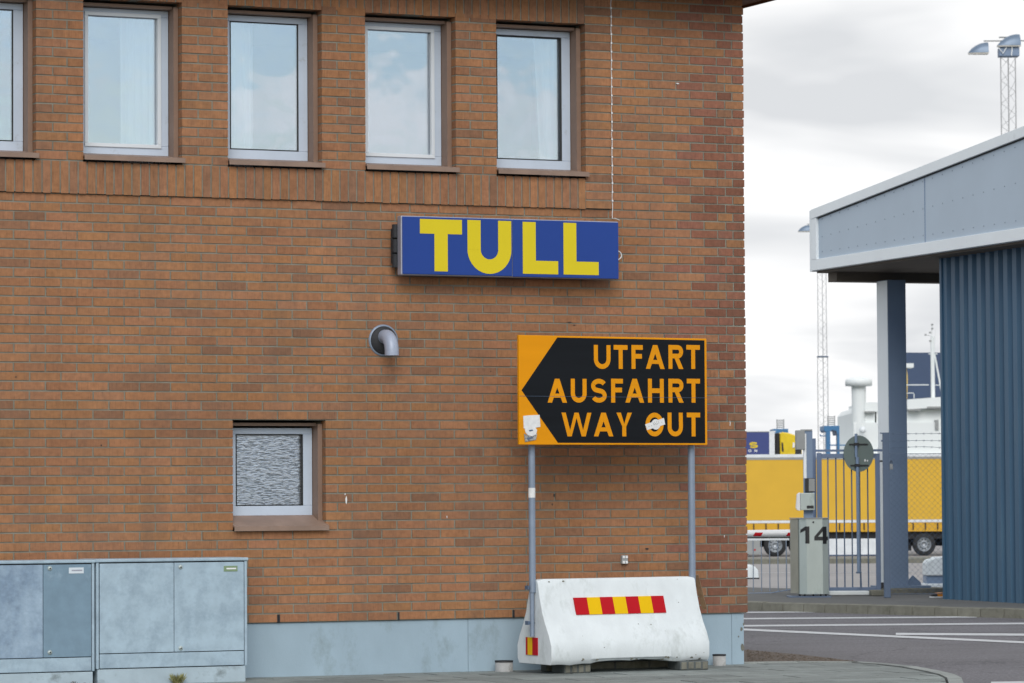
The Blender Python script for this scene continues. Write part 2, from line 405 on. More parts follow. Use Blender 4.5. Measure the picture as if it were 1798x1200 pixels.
pier = [(-9.0*L+XL*0, -2.46*L)] + [(OPEN[i][1], OPEN[i+1][0]) for i in range(4)]
def pj(a, b):
    def f(n):
        k = int(round(n-49.5)) % 2; w = b-a
        return [a+w*(.655 if k == 0 else .35)]
    return f
courses(wallm, XL, -2.46*L, 49.5, 67, YP, lambda n: [(i+(.5 if int(n) % 2 else 0))*L for i in range(-14, 0)])
for a, b in pier[1:]: courses(wallm, a, b, 49.5, 67, YP, pj(a, b))
courses(wallm, 19.16*L, XP, 46, 71, YP, lambda n: [19.16*L+.12] if random.random() < .0 else [])
# the return wall round the corner
def side(m):
    for n in range(71):
        y = .105; k = 0
        while y < 5.0:
            ln = .155 if (k == 0 and n % 2) else .25
            m.box(XC-.10, XC+random.uniform(-.003, .002), y+.0065, min(y+ln, 5.0), GZ+n*H+.0062, GZ+(n+1)*H-.0062, bcol(24 if k < 2 else 3, n)); y += ln+.0125; k += 1
side(wallm)
wallm.build('wall', M_BRICK, bld)
# mortar bed behind the bricks, with its openings
mo = M()
def bed(x0, x1, z0, z1, y=.006): mo.box(x0, x1, y, .30, GZ+z0, GZ+z1)
bed(XL+.01, SM[0]-.003, 0, 22*H); bed(SM[1]+.003, XC-.009, 0, 22*H); bed(SM[0]-.003, SM[1]+.003, 0, SM[2]-.004)
bed(XL+.01, XC-.009, 22*H, 46*H-.001)
bed(XP, XC-.009, 46*H, 71*H)
pp = YP+.006
bed(XL+.01, XP-.004, 46*H+.004, ZB-.012, pp); bed(XL+.01, XP-.004, ZT+.002, 71*H, pp)
for a, b in [(XL+.01, -2.46*L-.001)] + pier[1:] + [(19.16*L+.001, XP-.004)]: bed(a+.002, b-.002, ZB-.012, ZT+.002, pp)
mo.box(XC-.30, XC-.009, .30, 4.99, GZ, GZ+71*H)
mo.build('mortar', M_MORTAR, bld)
# plinth
pl = M(); XJ = wl(822, 1120, .02).x; XJ2 = wl(1285, 1120, .02).x
for a, b in ((XL, XJ-.002), (XJ+.002, XJ2-.002), (XJ2+.002, XC-.03)): pl.box(a, b, .022, .3, -.3, GZ-.004)
pl.box(XC-.3, XC-.032, .301, 5, -.3, GZ-.004)
po = pl.build('plinth', M_PLINTH, bld)
M().box(XL, XC-.03, .035, .29, -.3, GZ-.006).build('plinth_joint', M_DARK, bld)
# chipped paint at the plinth corner
for (u, v, a, b) in ((1304, 1137, 3.2, 9), (1302, 1105, 2.5, 5), (1306, 1096, 1.5, 3), (1297, 1118, 1.2, 2)):
    p = wl(u, v, .019); s = .0048
    pts = [(p.x+a*s*math.cos(k*.7)*random.uniform(.6, 1.1), p.z+b*s*math.sin(k*.7)*random.uniform(.6, 1.1)) for k in range(9)]
    M().prism(pts, 'y', .018, .024).build('chipped_patch', M_RAWC, bld)
# weep holes: open dark perpends in the lowest course, damp line under it
wp = M()
for i in (0.0, 6, 8.53, 12.98, 17.0, 21.5):
    x = {6: wl(488, 1085).x, 12.98: wl(700, 1080).x, 17.0: wl(902, 1077).x}.get(i, i*L)
    M().box(x-.007, x+.007, -.004, .05, GZ+.001, GZ+.066).build('weep_hole', M_DARK, bld)
# little marks on the wall: paint drips, filled holes, rust
mk = M()
for (u, v, a, b) in ((608, 878, 1.6, 8), (1272, 942, .8, 2.5), (1282, 744, .9, 6), (1190, 147, 4, 1.2), (606, 868, 1, 2), (785, 908, 1, 3)):
    p = wl(u, v, -.004); s = .0048
    M().prism([(p.x+a*s*math.cos(k)*random.uniform(.5, 1.1), p.z+b*s*math.sin(k)*random.uniform(.7, 1.1)) for k in range(6)], 'y', -.0045, .001).build('white_mark', M_PAPER, bld)
mk = M()
for (u, v, a, b) in ((973, 870, 1.6, 3.5), (1137, 964, 4.5, 2), (970, 886, 1, 2), (28, 662, 1.4, 1.2), (178, 782, 1.5, 1.3), (1000, 566, 5, .9), (1009, 571, 3, .8), (862, 652, 1, 1), (1120, 430, 1, 1)):
    p = wl(u, v, -.004); s = .0048
    M().prism([(p.x+a*s*math.cos(k)*random.uniform(.5, 1.1), p.z+b*s*math.sin(k)*random.uniform(.7, 1.1)) for k in range(6)], 'y', -.0045, .001).build('dark_mark', M_DARK, bld)

# windows
def window(x0, x1, z0, z1, sash, small=False, label=None, yo=YP):
    z0 += GZ; z1 += GZ
    yf = .185
    fr = M(); a, b, c, d = x0+.012, x1-.045, z0+(.118 if small else .075), z1-(.062 if small else .05)
    w = .082
    fr.box(a, b, yf, yf+.07, d-w*.62, d); fr.box(a, b, yf, yf+.07, c, c+w)
    fr.box(a, a+w, yf, yf+.07, c+w, d-w*.62); fr.box(b-w, b, yf, yf+.07, c+w, d-w*.62)
    win = fr.build('window', M_ALU, bld, label, bevel=.004)
    ga, gb, gc, gd = a+w, b-w, c+w, d-w*.62
    if sash:
        s = M(); e = .030; o = .018
        A, B, Cc, D = ga-o, gb+o, gc-o, gd+o
        s.box(A, B, yf-.012, yf+.03, D-e, D); s.box(A, B, yf-.012, yf+.03, Cc, Cc+e); s.box(A, A+e, yf-.012, yf+.03, Cc+e, D-e); s.box(B-e, B, yf-.012, yf+.03, Cc+e, D-e)
        s.build('sash', M_SASH, win, bevel=.003)
    else:
        s = M(); e = .008
        s.box(ga, gb, yf-.002, yf+.03, gd-e, gd); s.box(ga, gb, yf-.002, yf+.03, gc, gc+e); s.box(ga, ga+e, yf-.002, yf+.03, gc+e, gd-e); s.box(gb-e, gb, yf-.002, yf+.03, gc+e, gd-e)
        s.build('gasket', M_GASKET, win)
    yp = yf+(.032 if sash or small or x0 > 4 else .008)
    M().box(ga, gb, yp, yp+.012, gc, gd).build('pane', M_WAVY if small else M_GLASS, win)
    t = M()                                  # brown folded lining round the reveal
    t.box(x1-.042, x1-.003, .066, yf+.07, z0+.055, z1-.03); t.box(x0-.001, x0+.012, .066, yf+.07, z0+.055, z1-.03)
    t.box(x0+.012, x1-.042, .10, yf+.07, z1-.046, z1-.022)
    t.build('reveal_lining', M_BROWN, win)
    t = M(); yl = yo-.045
    zb = z0+.012 if not small else z0+.0
    zi_ = z0+(.128 if small else .085)
    t.prism([(yf+.02, zi_), (yl, zb+.034), (yl, zb-.004), (yl+.006, zb-.004), (yl+.006, zb+.022), (yf+.02, zi_-.025)], 'x', x0-.004, x1+.012)
    t.build('window_sill', M_SILLTOP, win)
    return win, (ga, gb, gc, gd)
def curtain(win, xa, xb, z0, z1, slant=0., folds=7):
    m = M(); n = 40; vs = []
    for j, z in enumerate((z0, z1)):
        for i in range(n+1):
            t = i/n; x = xa+(xb-xa)*t + (slant*(1-t) if j == 0 else 0)
            vs.append((x, .30+.022*math.sin(t*folds*6.28+j*.6)+.008*math.sin(t*41), z))
    m.add(vs, [(i, i+1, i+n+2, i+n+1) for i in range(n)], smooth=True)
    m.build('curtain', M_CURTAIN, win)
wlab = ['office window cut off by the left edge', 'office window with white sash and curtain right of centre', 'office window with curtain along its left side', 'office window with white sash and no curtain', 'office window nearest the corner, clouds reflected and slanting curtain']
wins = []
for i, (a, b) in enumerate(OPEN): wins.append(window(a, b, ZB, ZT, i in (1, 3), label=wlab[i]))
zt = GZ+ZT+.1; zb = GZ+ZB-.1
curtain(wins[1][0], wl(212, 100, .30).x, wl(296, 100, .30).x, zb, zt)
curtain(wins[2][0], wl(380, 100, .30).x, wl(444, 100, .30).x, zb, zt, folds=4)
curtain(wins[4][0], wl(936, 100, .30).x, wl(1012, 100, .30).x, zb, zt, slant=.07, folds=5)
curtain(wins[0][0], wl(-140, 100, .30).x, wl(-70, 100, .30).x, zb, zt, folds=5)
window(SM[0], SM[1], SM[2], SM[3], False, True, 'small square window with rippled privacy glass', yo=0)
# rooms behind the windows
rm = M(); rm.box(XL+.1, XC-.35, 3.6, 3.7, GZ, GZ+71*H); rm.box(XL+.1, XC-.35, .3, 3.6, GZ+ZB-.75, GZ+ZB-.65); rm.box(XL+.1, XC-.35, .3, 3.6, GZ+69*H, GZ+70.5*H)
rm.box(XL+.02, XL+.1, .3, 3.7, GZ, GZ+71*H)
rm.build('room_lining', M_ROOM, bld)
# eaves and roof
ZS = GZ+5.335
pe = CAM + ray(1345, 0)*((ZS-CAM.z)/ray(1345, 0).z)
OV = max(.2, min(.8, pe.x-XC))
print('EAVE overhang', OV, pe)
e = M(); e.box(XL-.4, XC+OV, -.42, 5.4, ZS, ZS+.03)
for k in range(40): e.box(XL-.3+k*.27, XL-.294+k*.27, -.415, -.025, ZS-.003, ZS+.001)
e.build('eave_soffit', M_EAVE, bld)
M().box(XL-.42, XC+OV+.02, -.44, -.42, ZS-.02, ZS+.25).box(XC+OV, XC+OV+.02, -.42, 5.4, ZS-.02, ZS+.25).build('eave_board', M_EAVE, bld)
M().box(XL-.4, XC+OV, -.42, 5.4, ZS+.03, ZS+.26).build('roof', M_ROOF, bld)
M().box(XL, XL+.1, .3, 5.3, 0, ZS).box(XL, XC-.05, 5.0, 5.3, 0, ZS).build('rear_wall', M_PLINTH, bld)

# ---- cable down the wall and the TULL light box
cb = M(); pts = []
xc = XP+.012
z = GZ+71*H; k = 0
while z > wl(1074, 384, -.02).z:
    pts.append((xc+.002*math.sin(k*1.3), -.008+.0025*math.cos(k*2.1), z)); z -= .0375; k += 1
pts += [(xc+.015, -.03, wl(1074, 384).z), (xc+.02, -.10, wl(1074, 386).z-.01)]
cb.tube(pts, .0035, 6)
cab = cb.build('electric_cable', M_WHITE)
tag(cab, 'thin white cable running down the bricks beside the last upper window to the blue sign', 'cable')
cl = M()
for n in range(47, 71): cl.box(xc-.008, xc+.006, -.016, .002, GZ+n*H-.007, GZ+n*H+.007)
cl.build('cable_clip', M_WHITE, cab)

YS = -.20
def S(u, v, Y=YS): return wl(u, v, Y)
x0 = S(704.5, 430).x; x1 = S(1086.5, 440).x; z1 = (S(705, 378).z+S(1086, 390).z)/2; z0 = (S(706, 484).z+S(1086, 490).z)/2
xs = S(899.5, 435).x
tl = thing('light_box_sign', 'blue light box sign with yellow letters TULL on the brick wall', 'sign', ((x0+x1)/2, YS, (z0+z1)/2))
cx, cz = (x0+x1)/2, (z0+z1)/2
a, b, c, d = x0-cx, x1-cx, z0-cz, z1-cz; s_ = xs-cx
M().box(a, b, .006, .085, c, d).build('housing', M_HOUS, tl, bevel=.008)
M().box(a+.05, b-.08, .085, .13, c+.05, d-.05).build('back_tray', M_DARK, tl)
pf = M().box(a+.010, s_-.0025, -.004, .006, c+.008, d-.008); pf.build('face_panel', M_BLUE, tl, bevel=.004)
M().box(s_+.0025, b-.004, -.004, .006, c+.004, d-.008).build('face_panel', M_BLUE, tl, bevel=.004)
def tx(zu, zv): p = S(640+zu/3.596, 340+zv/3.596, YS-.005); return p.x-cx, p.z-cz
def TL(ch, zx0, zx1, zy0, zy1):
    A = tx((zx0+zx1)/2, zy0); B = tx((zx0+zx1)/2, zy1); return (ch, tx(zx0, (zy0+zy1)/2)[0], tx(zx1, (zy0+zy1)/2)[0], B[1], A[1])
le = M(); T_ = 90/3.596*.00482
letters(le, [TL('T', 350, 616, 164, 492), TL('U', 650, 927, 171, 508), TL('L', 999, 1222, 182, 509), TL('L', 1256, 1478, 188, 514)], -.0055, T_*1.0)
le.build('lettering', M_YEL, tl)
for q in (.25, .5, .75):
    M().tube([(a-.004, .11, c+(d-c)*q-.055), (a-.004, .11, c+(d-c)*q+.055)], .030, 12).build('cable_gland', M_DARK, tl)
M().box(a-.03, a+.3, .131, .15, c+.1, d-.1).build('side_tray', M_DARK, tl)
for qx in (a+.4, 0, b-.4): M().box(qx-.02, qx+.02, .151, .2, c+.06, d-.06).build('mounting_bracket', M_DARK, tl)
lp = M(); cxl, czl = b-.002, tx(1605, 388)[1]
lp.tube([(cxl+.052*math.sin(t)*1.0, .05, czl+.040*math.cos(t)) for t in [math.pi*k/14 for k in range(-1, 16)]], .0045, 8)
lp.build('cable_loop', M_WHITE, tl)

# ---- vent pipe elbow
vp = wl(673, 598, 0)
vt = thing('vent_pipe', 'galvanised elbow pipe pointing down from a round wall collar', 'pipe', (vp.x, 0, vp.z))
M().lathe([(.0, -.012), (.122, -.012), (.132, -.004), (.132, .004)], axis='y', n=32).build('collar', M_GALV, vt)
M().lathe([(.0, -.03), (.108, -.03), (.118, -.011)], axis='y', n=32).build('rubber_seal', M_DARK, vt)
vm = M(); R_ = .13
path = [(0, 0, 0), (0, -.06, 0)] + [(.0, -.06-R_*math.sin(t), -R_+R_*math.cos(t)) for t in [math.pi/2*k/12 for k in range(1, 13)]] + [(0, -.06-R_, -R_-.03)]
path = [(p[0], p[1]*.95, p[2]+.028) for p in path]
vm.tube(path, .059, 22, caps=False); vm.tube([(p[0], p[1], p[2]) for p in path[-2:]], .054, 22, caps=False)
vm.build('elbow', M_PIPE, vt)
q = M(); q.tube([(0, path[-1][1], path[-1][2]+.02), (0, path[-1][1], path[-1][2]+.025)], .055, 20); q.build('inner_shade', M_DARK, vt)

# ---- small wall socket
sp = wl(1095, 983, 0)
so = thing('wall_socket', 'small steel double socket fixed to the bricks above the barrier', 'socket', (sp.x, 0, sp.z))
M().box(-.030, .028, -.03, .002, -.036, .036).build('box', M_GREY, so, bevel=.004)
for dx in (-.014, .014):
    for zz in (-.022, .022): M().box(dx-.010, dx+.010, -.036, -.029, zz-.011, zz+.011).build('cover', M_WHITE, so, bevel=.002)

# ================================================================== DIRECTION SIGN
DEL = math.radians(6); P0 = wl(1087, 1100, -.50); P0.z = 0
EX = Vector((math.cos(DEL), math.sin(DEL), 0)); EY = Vector((-math.sin(DEL), math.cos(DEL), 0))
class Q2:
    def __init__(s, x, z): s.x, s.z = x, z
def bl(u, v, yl=0.):                        # local x, z on the plane local y = yl of the turned barrier
    d = ray(u, v); t = ((P0-CAM).dot(EY)+yl)/d.dot(EY); p = CAM+d*t
    return Q2((p-P0).dot(EX), p.z)
YB = -.112
def D(u, v): return bl(u, v, YB)
x0 = D(911.3, 690).x; x1 = D(1241.5, 690).x; z1 = (D(911, 590.5).z+D(1241, 593).z)/2; z0 = (D(912, 783).z+D(1241.5, 780).z)/2
pS = P0+EY*YB
ds = thing('direction_sign', 'amber and black way out board with left arrow on two grey posts', 'sign', (pS.x, pS.y, 0), DEL)
cx = 0.
bd = M().box(x0-cx, x1-cx, 0, .028, z0, z1).build('board', M_SYEL, ds, bevel=.004)
def dz5(zu, zv): p = bl(860+zu/3.529, 560+zv/3.529, YB-.002); return (p.x, p.z)
tip = dz5(197, 443)
zt_, zb_ = (dz5(420, 120)[1]+dz5(1333, 130)[1])/2, (dz5(425, 772)[1]+dz5(1335, 768)[1])/2
xr = dz5(1333, 450)[0]; xl = dz5(421, 450)[0]
M().prism([tip, (xl, zb_), (xr, zb_), (xr, zt_), (xl, zt_)], 'y', -.0012, .001).build('arrow_panel', M_SBLACK, ds)
def DL(ch, a, b, y0, y1):
    A = dz5((a+b)/2, y0); B = dz5((a+b)/2, y1); return (ch, dz5(a, (y0+y1)/2)[0], dz5(b, (y0+y1)/2)[0], B[1], A[1])
TH = 29/3.529*.00478
for txt, ys, xs_ in (('UTFART', (163, 311), [(645, 748), (768, 854), (878, 948), (967, 1083), (1107, 1198), (1218, 1302)]),
                     ('AUSFAHRT', (372, 520), [(358, 478), (502, 600), (628, 724), (752, 825), (840, 956), (980, 1078), (1107, 1200), (1221, 1303)]),
                     ('WAYOUT', (582, 729), [(445, 630), (645, 765), (785, 881), (965, 1077), (1102, 1196), (1221, 1304)])):
    m = M(); letters(m, [DL(c_, p[0], p[1], ys[0], ys[1]) for c_, p in zip(txt, xs_)], -.0018, TH)
    m.build('lettering', M_SYEL, ds)
se = M()
for zv in (484,):
    z_ = dz5(700, zv)[1]; se.box(x0-cx+.002, x1-cx-.002, -.0032, -.003, z_-.001, z_+.001)
se.build('board_joint', M_GREY if False else M_GPOST, ds)
def poly(pts, y0, y1, m): return m.prism([dz5(*p) for p in pts], 'y', y0, y1)
st = poly([(207, 602), (250, 598), (308, 596), (313, 670), (290, 674), (210, 680)], -.0045, -.001, M()).build('sticker', M_PAPER, ds, 'blank white square sticker near the arrow tip')
m = M(); poly([(216, 680), (232, 668), (280, 672), (292, 690), (286, 716), (262, 728), (236, 722), (220, 704)], -.0055, -.001, m).build('sticker', M_PAPER, ds, 'torn round sticker under the square one')
m = M(); poly([(212, 712), (238, 724), (262, 730), (292, 712), (286, 750), (218, 764)], -.0050, -.001, m).build('sticker', M_PAPERD, ds, 'dark scraped sticker, lowest at the board corner')
m = M(); poly([(240, 690), (262, 686), (268, 694), (246, 700)], -.0062, -.001, m); poly([(228, 738), (262, 732), (268, 740), (232, 750)], -.0062, -.001, m); m.build('sticker', M_GPOST, st)
m = M(); poly([(962, 655), (1078, 615), (1086, 655), (974, 690)], -.0045, -.001, m).build('sticker', M_PAPER, ds, 'white strip sticker across the letter O')
m = M(); m.prism([(dz5(1028, 655)[0]+.044*math.cos(k*.35), dz5(1028, 655)[1]+.044*math.sin(k*.35)) for k in range(18)], 'y', -.0055, -.001); m.build('sticker', M_PAPERD if False else M_PAPER, ds, 'round white sticker over the strip on the letter O')
m = M()
for k in range(9):
    px_, pz_ = dz5(1012+k*4, 648+8*math.sin(k*2.2)); m.box(px_-.003, px_+.004, -.0066, -.006, pz_-.002, pz_+.003)
for k in range(6):
    px_, pz_ = dz5(985+k*16, 668-k*5.4); m.box(px_-.004, px_+.004, -.0058, -.005, pz_-.0015, pz_+.0015)
m.build('sticker_print', M_GREY, ds)
# posts: the left one runs down in front of the barrier's end, the right one behind its far end
YPOST = -.012
PY = YPOST-YB; xl_ = bl(934.3, 950, YPOST).x-cx; xr_ = bl(1214.5, 900, YPOST).x-cx
zl1 = bl(934, 1032, YPOST).z; zl0 = bl(934, 1118, YPOST).z
pm = M(); pm.tube([(xl_, PY, zl1-.04), (xl_, PY, z1-.03)], .0285, 16); pl_ = pm.build('post', M_GALV, ds, 'left post with a white tape band and narrower foot')
pm = M(); pm.tube([(xl_-.004, PY, zl0), (xl_-.004, PY, zl1)], .019, 14); pm.build('post_foot', M_GALV, pl_)
pm = M(); pm.tube([(xr_, PY, bl(1214, 1110, YPOST).z), (xr_, PY, z1-.03)], .030, 16); pm.build('post', M_GALV, ds)
tz = bl(934, 866, YPOST).z
M().tube([(xl_, PY, tz-.038), (xl_, PY, tz+.042)], .0292, 16).build('tape_band', M_PAPER, ds)
bk = M()
for zz in (z0+.12, z1-.12): bk.box(x0-cx+.06, x1-cx-.06, .0285, PY-.02, zz-.02, zz+.02)
bk.build('back_rail', M_GALV, ds)
bt = M()
for v in (1032, 1094):
    zz = bl(934, v, YPOST).z; bt.tube([(xl_-.05, PY+.01, zz), (xl_+.03, PY+.01, zz)], .012, 8); bt.box(xl_-.055, xl_-.04, PY-.02, PY+.03, zz-.016, zz+.016)
bt.build('bolt', M_GPOST, ds)

# ================================================================== CONCRETE BARRIER
zb0 = bl(965, 1169, -.28).z; zt0 = (bl(942, 1018, -.06).z+bl(1220, 1012, -.06).z)/2
xa = bl(944, 1030, -.06).x; xb = bl(1220.5, 1025, -.06).x; mid = P0+EX*((xa+xb)/2); XM = (xa+xb)/2
hB = zt0-zb0
cbx = thing('concrete_barrier', 'white painted concrete barrier with red and yellow striped plates under the way out board', 'barrier', (mid.x, mid.y, 0), DEL)
hw = (xb-xa)/2
print('barrier', xa, xb, zb0, zt0)
def halfw(t):
    pts = [(0, .245), (.06, .272), (.22, .272), (.34, .235), (.48, .175), (.62, .13), (.80, .09), (.97, .06), (1, .05)]
    for (a0, b0), (a1, b1) in zip(pts[:-1], pts[1:]):
        if a0 <= t <= a1: return b0+(b1-b0)*(t-a0)/(a1-a0)
    return .05
ts = [0, .03, .06, .14, .22, .28, .34, .41, .48, .55, .62, .71, .80, .9, .96, .985, 1]
bm = bmesh.new(); rings = []
nx = 24
for i in range(nx+1):
    x = -hw+2*hw*i/nx; e_ = 0
    # feet at both ends, raised underside between them
    lift = 0.0
    fx = abs(x)/hw
    if fx < .42: lift = .022
    elif fx < .46: lift = .01
    ring = []
    for sgn in (-1, 1):
        for t in (ts if sgn < 0 else ts[::-1]):
            z = zb0+hB*t
            if t < .05: z += lift + .004*math.sin(x*23+sgn)
            g = (1-.25*(1-min(1, (1-fx)*hw/.03))**2*0)
            y = sgn*halfw(t)
            z2 = z
            if t > .97 and fx > .97: z2 -= .012
            ring.append(bm.verts.new((x, y+random.uniform(-.0012, .0012), z2+ (random.uniform(-.003, .003) if t < .05 else 0))))
    rings.append(ring)
n_ = len(rings[0])
for i in range(nx):
    for k in range(n_): bm.faces.new((rings[i][k], rings[i][(k+1) % n_], rings[i+1][(k+1) % n_], rings[i+1][k]))
bm.faces.new(rings[0]); bm.faces.new(rings[-1][::-1])
bmesh.ops.recalc_face_normals(bm, faces=bm.faces[:])
for f_ in bm.faces: f_.smooth = len(f_.verts) == 4
me = bpy.data.meshes.new('body'); bm.to_mesh(me); bm.free(); me.materials.append(M_CONC)
bo = bpy.data.objects.new('body', me); COL.objects.link(bo); bo.parent = cbx
bv = bo.modifiers.new('Bevel', 'BEVEL'); bv.width = .012; bv.segments = 3; bv.limit_method = 'ANGLE'; bv.angle_limit = .8
for k in range(26):
    tt = random.choice([random.uniform(.02, .10), random.uniform(.02, .06), random.uniform(.1, .9), .97]); zz = zb0+hB*tt; xx = random.uniform(-hw*.95, hw*.95); yy = -halfw(tt)
    r1 = random.uniform(.003, .013); sh = Vector((0, -(halfw(tt+.02)-halfw(tt)), hB*.02)).normalized()
    pc = [Vector((xx, yy-.0015, zz))+Vector((1, 0, 0))*r1*1.5*math.cos(q)*random.uniform(.5, 1.2)+sh*r1*math.sin(q)*random.uniform(.5, 1.1) for q in (0, .9, 1.8, 2.7, 3.6, 4.5, 5.4)]
    M().add(pc, [tuple(range(7))]).build('paint_chip', M_RAWC, cbx)
# striped plate on the sloping face
ya, yb = bl(1087, 1048, -.10).z, bl(1087, 1078, -.14).z
def face_y(z): return -halfw((z-zb0)/hB)
n7 = 7; px0 = bl(1010, 1065, -.13).x-XM; px1 = bl(1167.5, 1062, -.13).x-XM
for k in range(n7):
    m = M(); A = px0+(px1-px0)*k/n7; B = px0+(px1-px0)*(k+1)/n7
    tilt = .012*(-(k-3)/3.); dt_ = .0
    m.add([(A, face_y(yb)-.008, yb), (B, face_y(yb)-.008, yb), (B, face_y(ya)-.012, ya), (A, face_y(ya)-.012, ya),
           (A, face_y(yb)+.004, yb), (B, face_y(yb)+.004, yb), (B, face_y(ya)+.002, ya), (A, face_y(ya)+.002, ya)],
          [(0,1,2,3), (7,6,5,4), (0,4,5,1), (1,5,6,2), (2,6,7,3), (3,7,4,0)])
    m.build('reflector_stripe', M_RED if k % 2 == 0 else M_RYEL, cbx)
# plate on the end face
ez1 = bl(932, 1120, 0).z; ez0 = bl(932, 1151, 0).z
ysp = [-.115, -.065, .045, .085][::-1]
wY = [.125, .095, .02, -.06]
for k, (A, B) in enumerate(zip(wY[:-1], wY[1:])):
    M().box(-hw-.007, -hw+.002, A, B, ez0, ez1).build('reflector_stripe', M_RED if k % 2 == 0 else M_RYEL, cbx)
# blocks it stands on, and other odds and ends on the pavement
def block(u, w, dpt, h, y, label):
    p = wl(u, 1170, y)
    o = thing('support_block', label, 'block', (p.x, y, 0), random.uniform(-.05, .05), 'concrete blocks propping up the barrier')
    m = M(); n = 5
    m.box(-w/2, w/2, -dpt/2, dpt/2, 0, h); m.build('block_body', M_MUD, o, bevel=.01)
    m = M()
    for k in range(4): m.box(-w/2+k*w/4+.01, -w/2+(k+1)*w/4-.008, -dpt/2-.004, -dpt/2+.01, .006+random.uniform(0, .01), h-.008)
    m.build('rough_face', M_RAWC, o, bevel=.004)
    return o
block(1003, .24, .26, zb0-.0, -.62, 'grey concrete block propping the left front foot of the barrier')
block(1208, .26, .26, zb0+.0, -.62, 'grey concrete block propping the right front foot of the barrier')
block(1075, 1.30, .10, zb0-.004, -.30, 'long grey block added under the back edge of the barrier to darken the gap')  # added piece, stretched along the back so the gap underneath goes dark
def stub(u, v0, v1, w, y, label):
    p = wl(u, v1, y); r = w/2*.00465
    o = thing('pipe_stub', label, 'pipe', (p.x, y, 0), 0, 'cut off pipe stubs at the foot of the wall')
    h = wl(u, v0, y).z
    M().lathe([(r*1.04, 0), (r*1.04, .004), (r, .01), (r, h-.012), (r, h-.012)], n=22).build('pipe_wall', M_STUB, o)
    M().lathe([(r*1.03, h-.014), (r*1.05, h), (0, h+.001)], n=22).build('rim_cap', M_DARK, o)
stub(885, 1160, 1176, 32, -.12, 'short grey pipe stub left of the white barrier')
stub(1263, 1149, 1167, 24, -.12, 'short grey pipe stub right of the white barrier')
# plank leaning at the right end
def BP(u, v, yl): q_ = bl(u, v, yl); return P0+EX*q_.x+EY*yl+Vector((0, 0, q_.z))
p0 = BP(1238, 1073, .17); p1 = BP(1223, 1013, .085)
pk = M(); ft = p0
ax = (p1-ft).normalized(); sd = Vector((.8, -.6, 0)).normalized(); nn = ax.cross(sd).normalized()
L0, L1 = ft+ax*.02, p1+ax*.02
vs = []
for P_ in (L0, L1):
    for a_, b_ in ((-.02, -.011), (.02, -.011), (.02, .011), (-.02, .011)): vs.append(P_+sd*a_+nn*b_)
pk.add(vs, [(0,1,2,3), (7,6,5,4), (0,4,5,1), (1,5,6,2), (2,6,7,3), (3,7,4,0)])
tag(pk.build('wooden_plank', M_WOOD), 'thin weathered wooden plank leaning behind the right end of the barrier', 'plank')

# ================================================================== UTILITY CABINETS
YC = -.50
def cabinet(ul, ur, vt, vd, vp, usplit, mats, label, tagm, tagu, lockv):
    um = (max(ul, 0)+ur)/2
    def X(u): return wl(u, 1080, YC).x
    x0, x1 = X(ul), X(ur); zt_ = wl(um, vt, YC).z; zd = wl(um, vd, YC).z; zp = wl(um, vp, YC).z; xm = X(usplit)
    o = thing('utility_cabinet', label, 'utility cabinet', ((x0+x1)/2, YC, 0), 0, 'grey utility cabinets against the wall'); c = (x0+x1)/2
    a, b, m_ = x0-c, x1-c, xm-c
    M().box(a, b, .02, .38, zp, zt_-.012).build('body', M_CAB, o, bevel=.004)
    fr = M(); fr.box(a, a+.022, 0, .02, zp, zt_-.012); fr.box(b-.022, b, 0, .02, zp, zt_-.012); fr.build('edge_frame', M_CAB, o, bevel=.003)
    M().box(a-.008, b+.008, -.012, .39, zt_-.012, zt_+.012).build('roof_lid', M_CAB, o, bevel=.006)
    M().box(a+.024, b-.024, .012, .019, zp+.002, zt_-.014).build('door_gap', M_DARK, o)
    g = .004
    M().box(a+.028, b-.028, -.002, .012, zp+.004, zd-.006).build('base_panel', M_CAB, o, bevel=.003)
    for k, (A, B) in enumerate(((a+.028, m_-g/2), (m_+g/2, b-.028))):
        dr = M().box(A, B, -.004, .012, zd, zt_-.022).build('door', mats[k], o, bevel=.003)
        if k == 1:
            for v in lockv:
                p = wl(usplit+13, v, YC-.006)
                M().lathe([(0, -.014), (.011, -.014), (.017, -.008), (.02, -.003)], (A+.052, 0, p.z), 'y', 16).build('lock', M_STEEL, dr)
                M().lathe([(0, -.0152), (.006, -.0152), (.006, -.013)], (A+.052, 0, p.z), 'y', 10).build('keyhole', M_DARK, dr)
            p = wl(tagu[0], tagu[1], YC-.006); q_ = wl(tagu[2], tagu[3], YC-.006)
            M().box(p.x-c, q_.x-c, -.0065, -.003, q_.z, p.z).build('name_plate', tagm, dr)
            zz = (p.z+q_.z)/2
            M().box(p.x-c+.022, q_.x-c-.012, -.0072, -.006, zz-.005, zz+.006).build('plate_strip', M_WHITE if tagm is M_GREENL else M_HOUS, dr)
    M().box(a+.012, b-.012, .006, .36, -.02, zp-.003).build('concrete_base', M_CABB, o, bevel=.005)
    return o
cabinet(-152, 166, 987, 1155, 1181, 75.5, (M_CABP, M_CABD), 'grey utility cabinet with mottled doors at the far left', M_LABEL, (121, 997, 147, 1007), (998.5, 1146))
cabinet(169, 434, 983.5, 1145, 1172, 305.5, (M_CAB, M_CAB), 'lighter grey utility cabinet beside the bare plinth, with a green plate', M_GREENL, (393, 994, 417, 1003.5), (996, 1138.5))
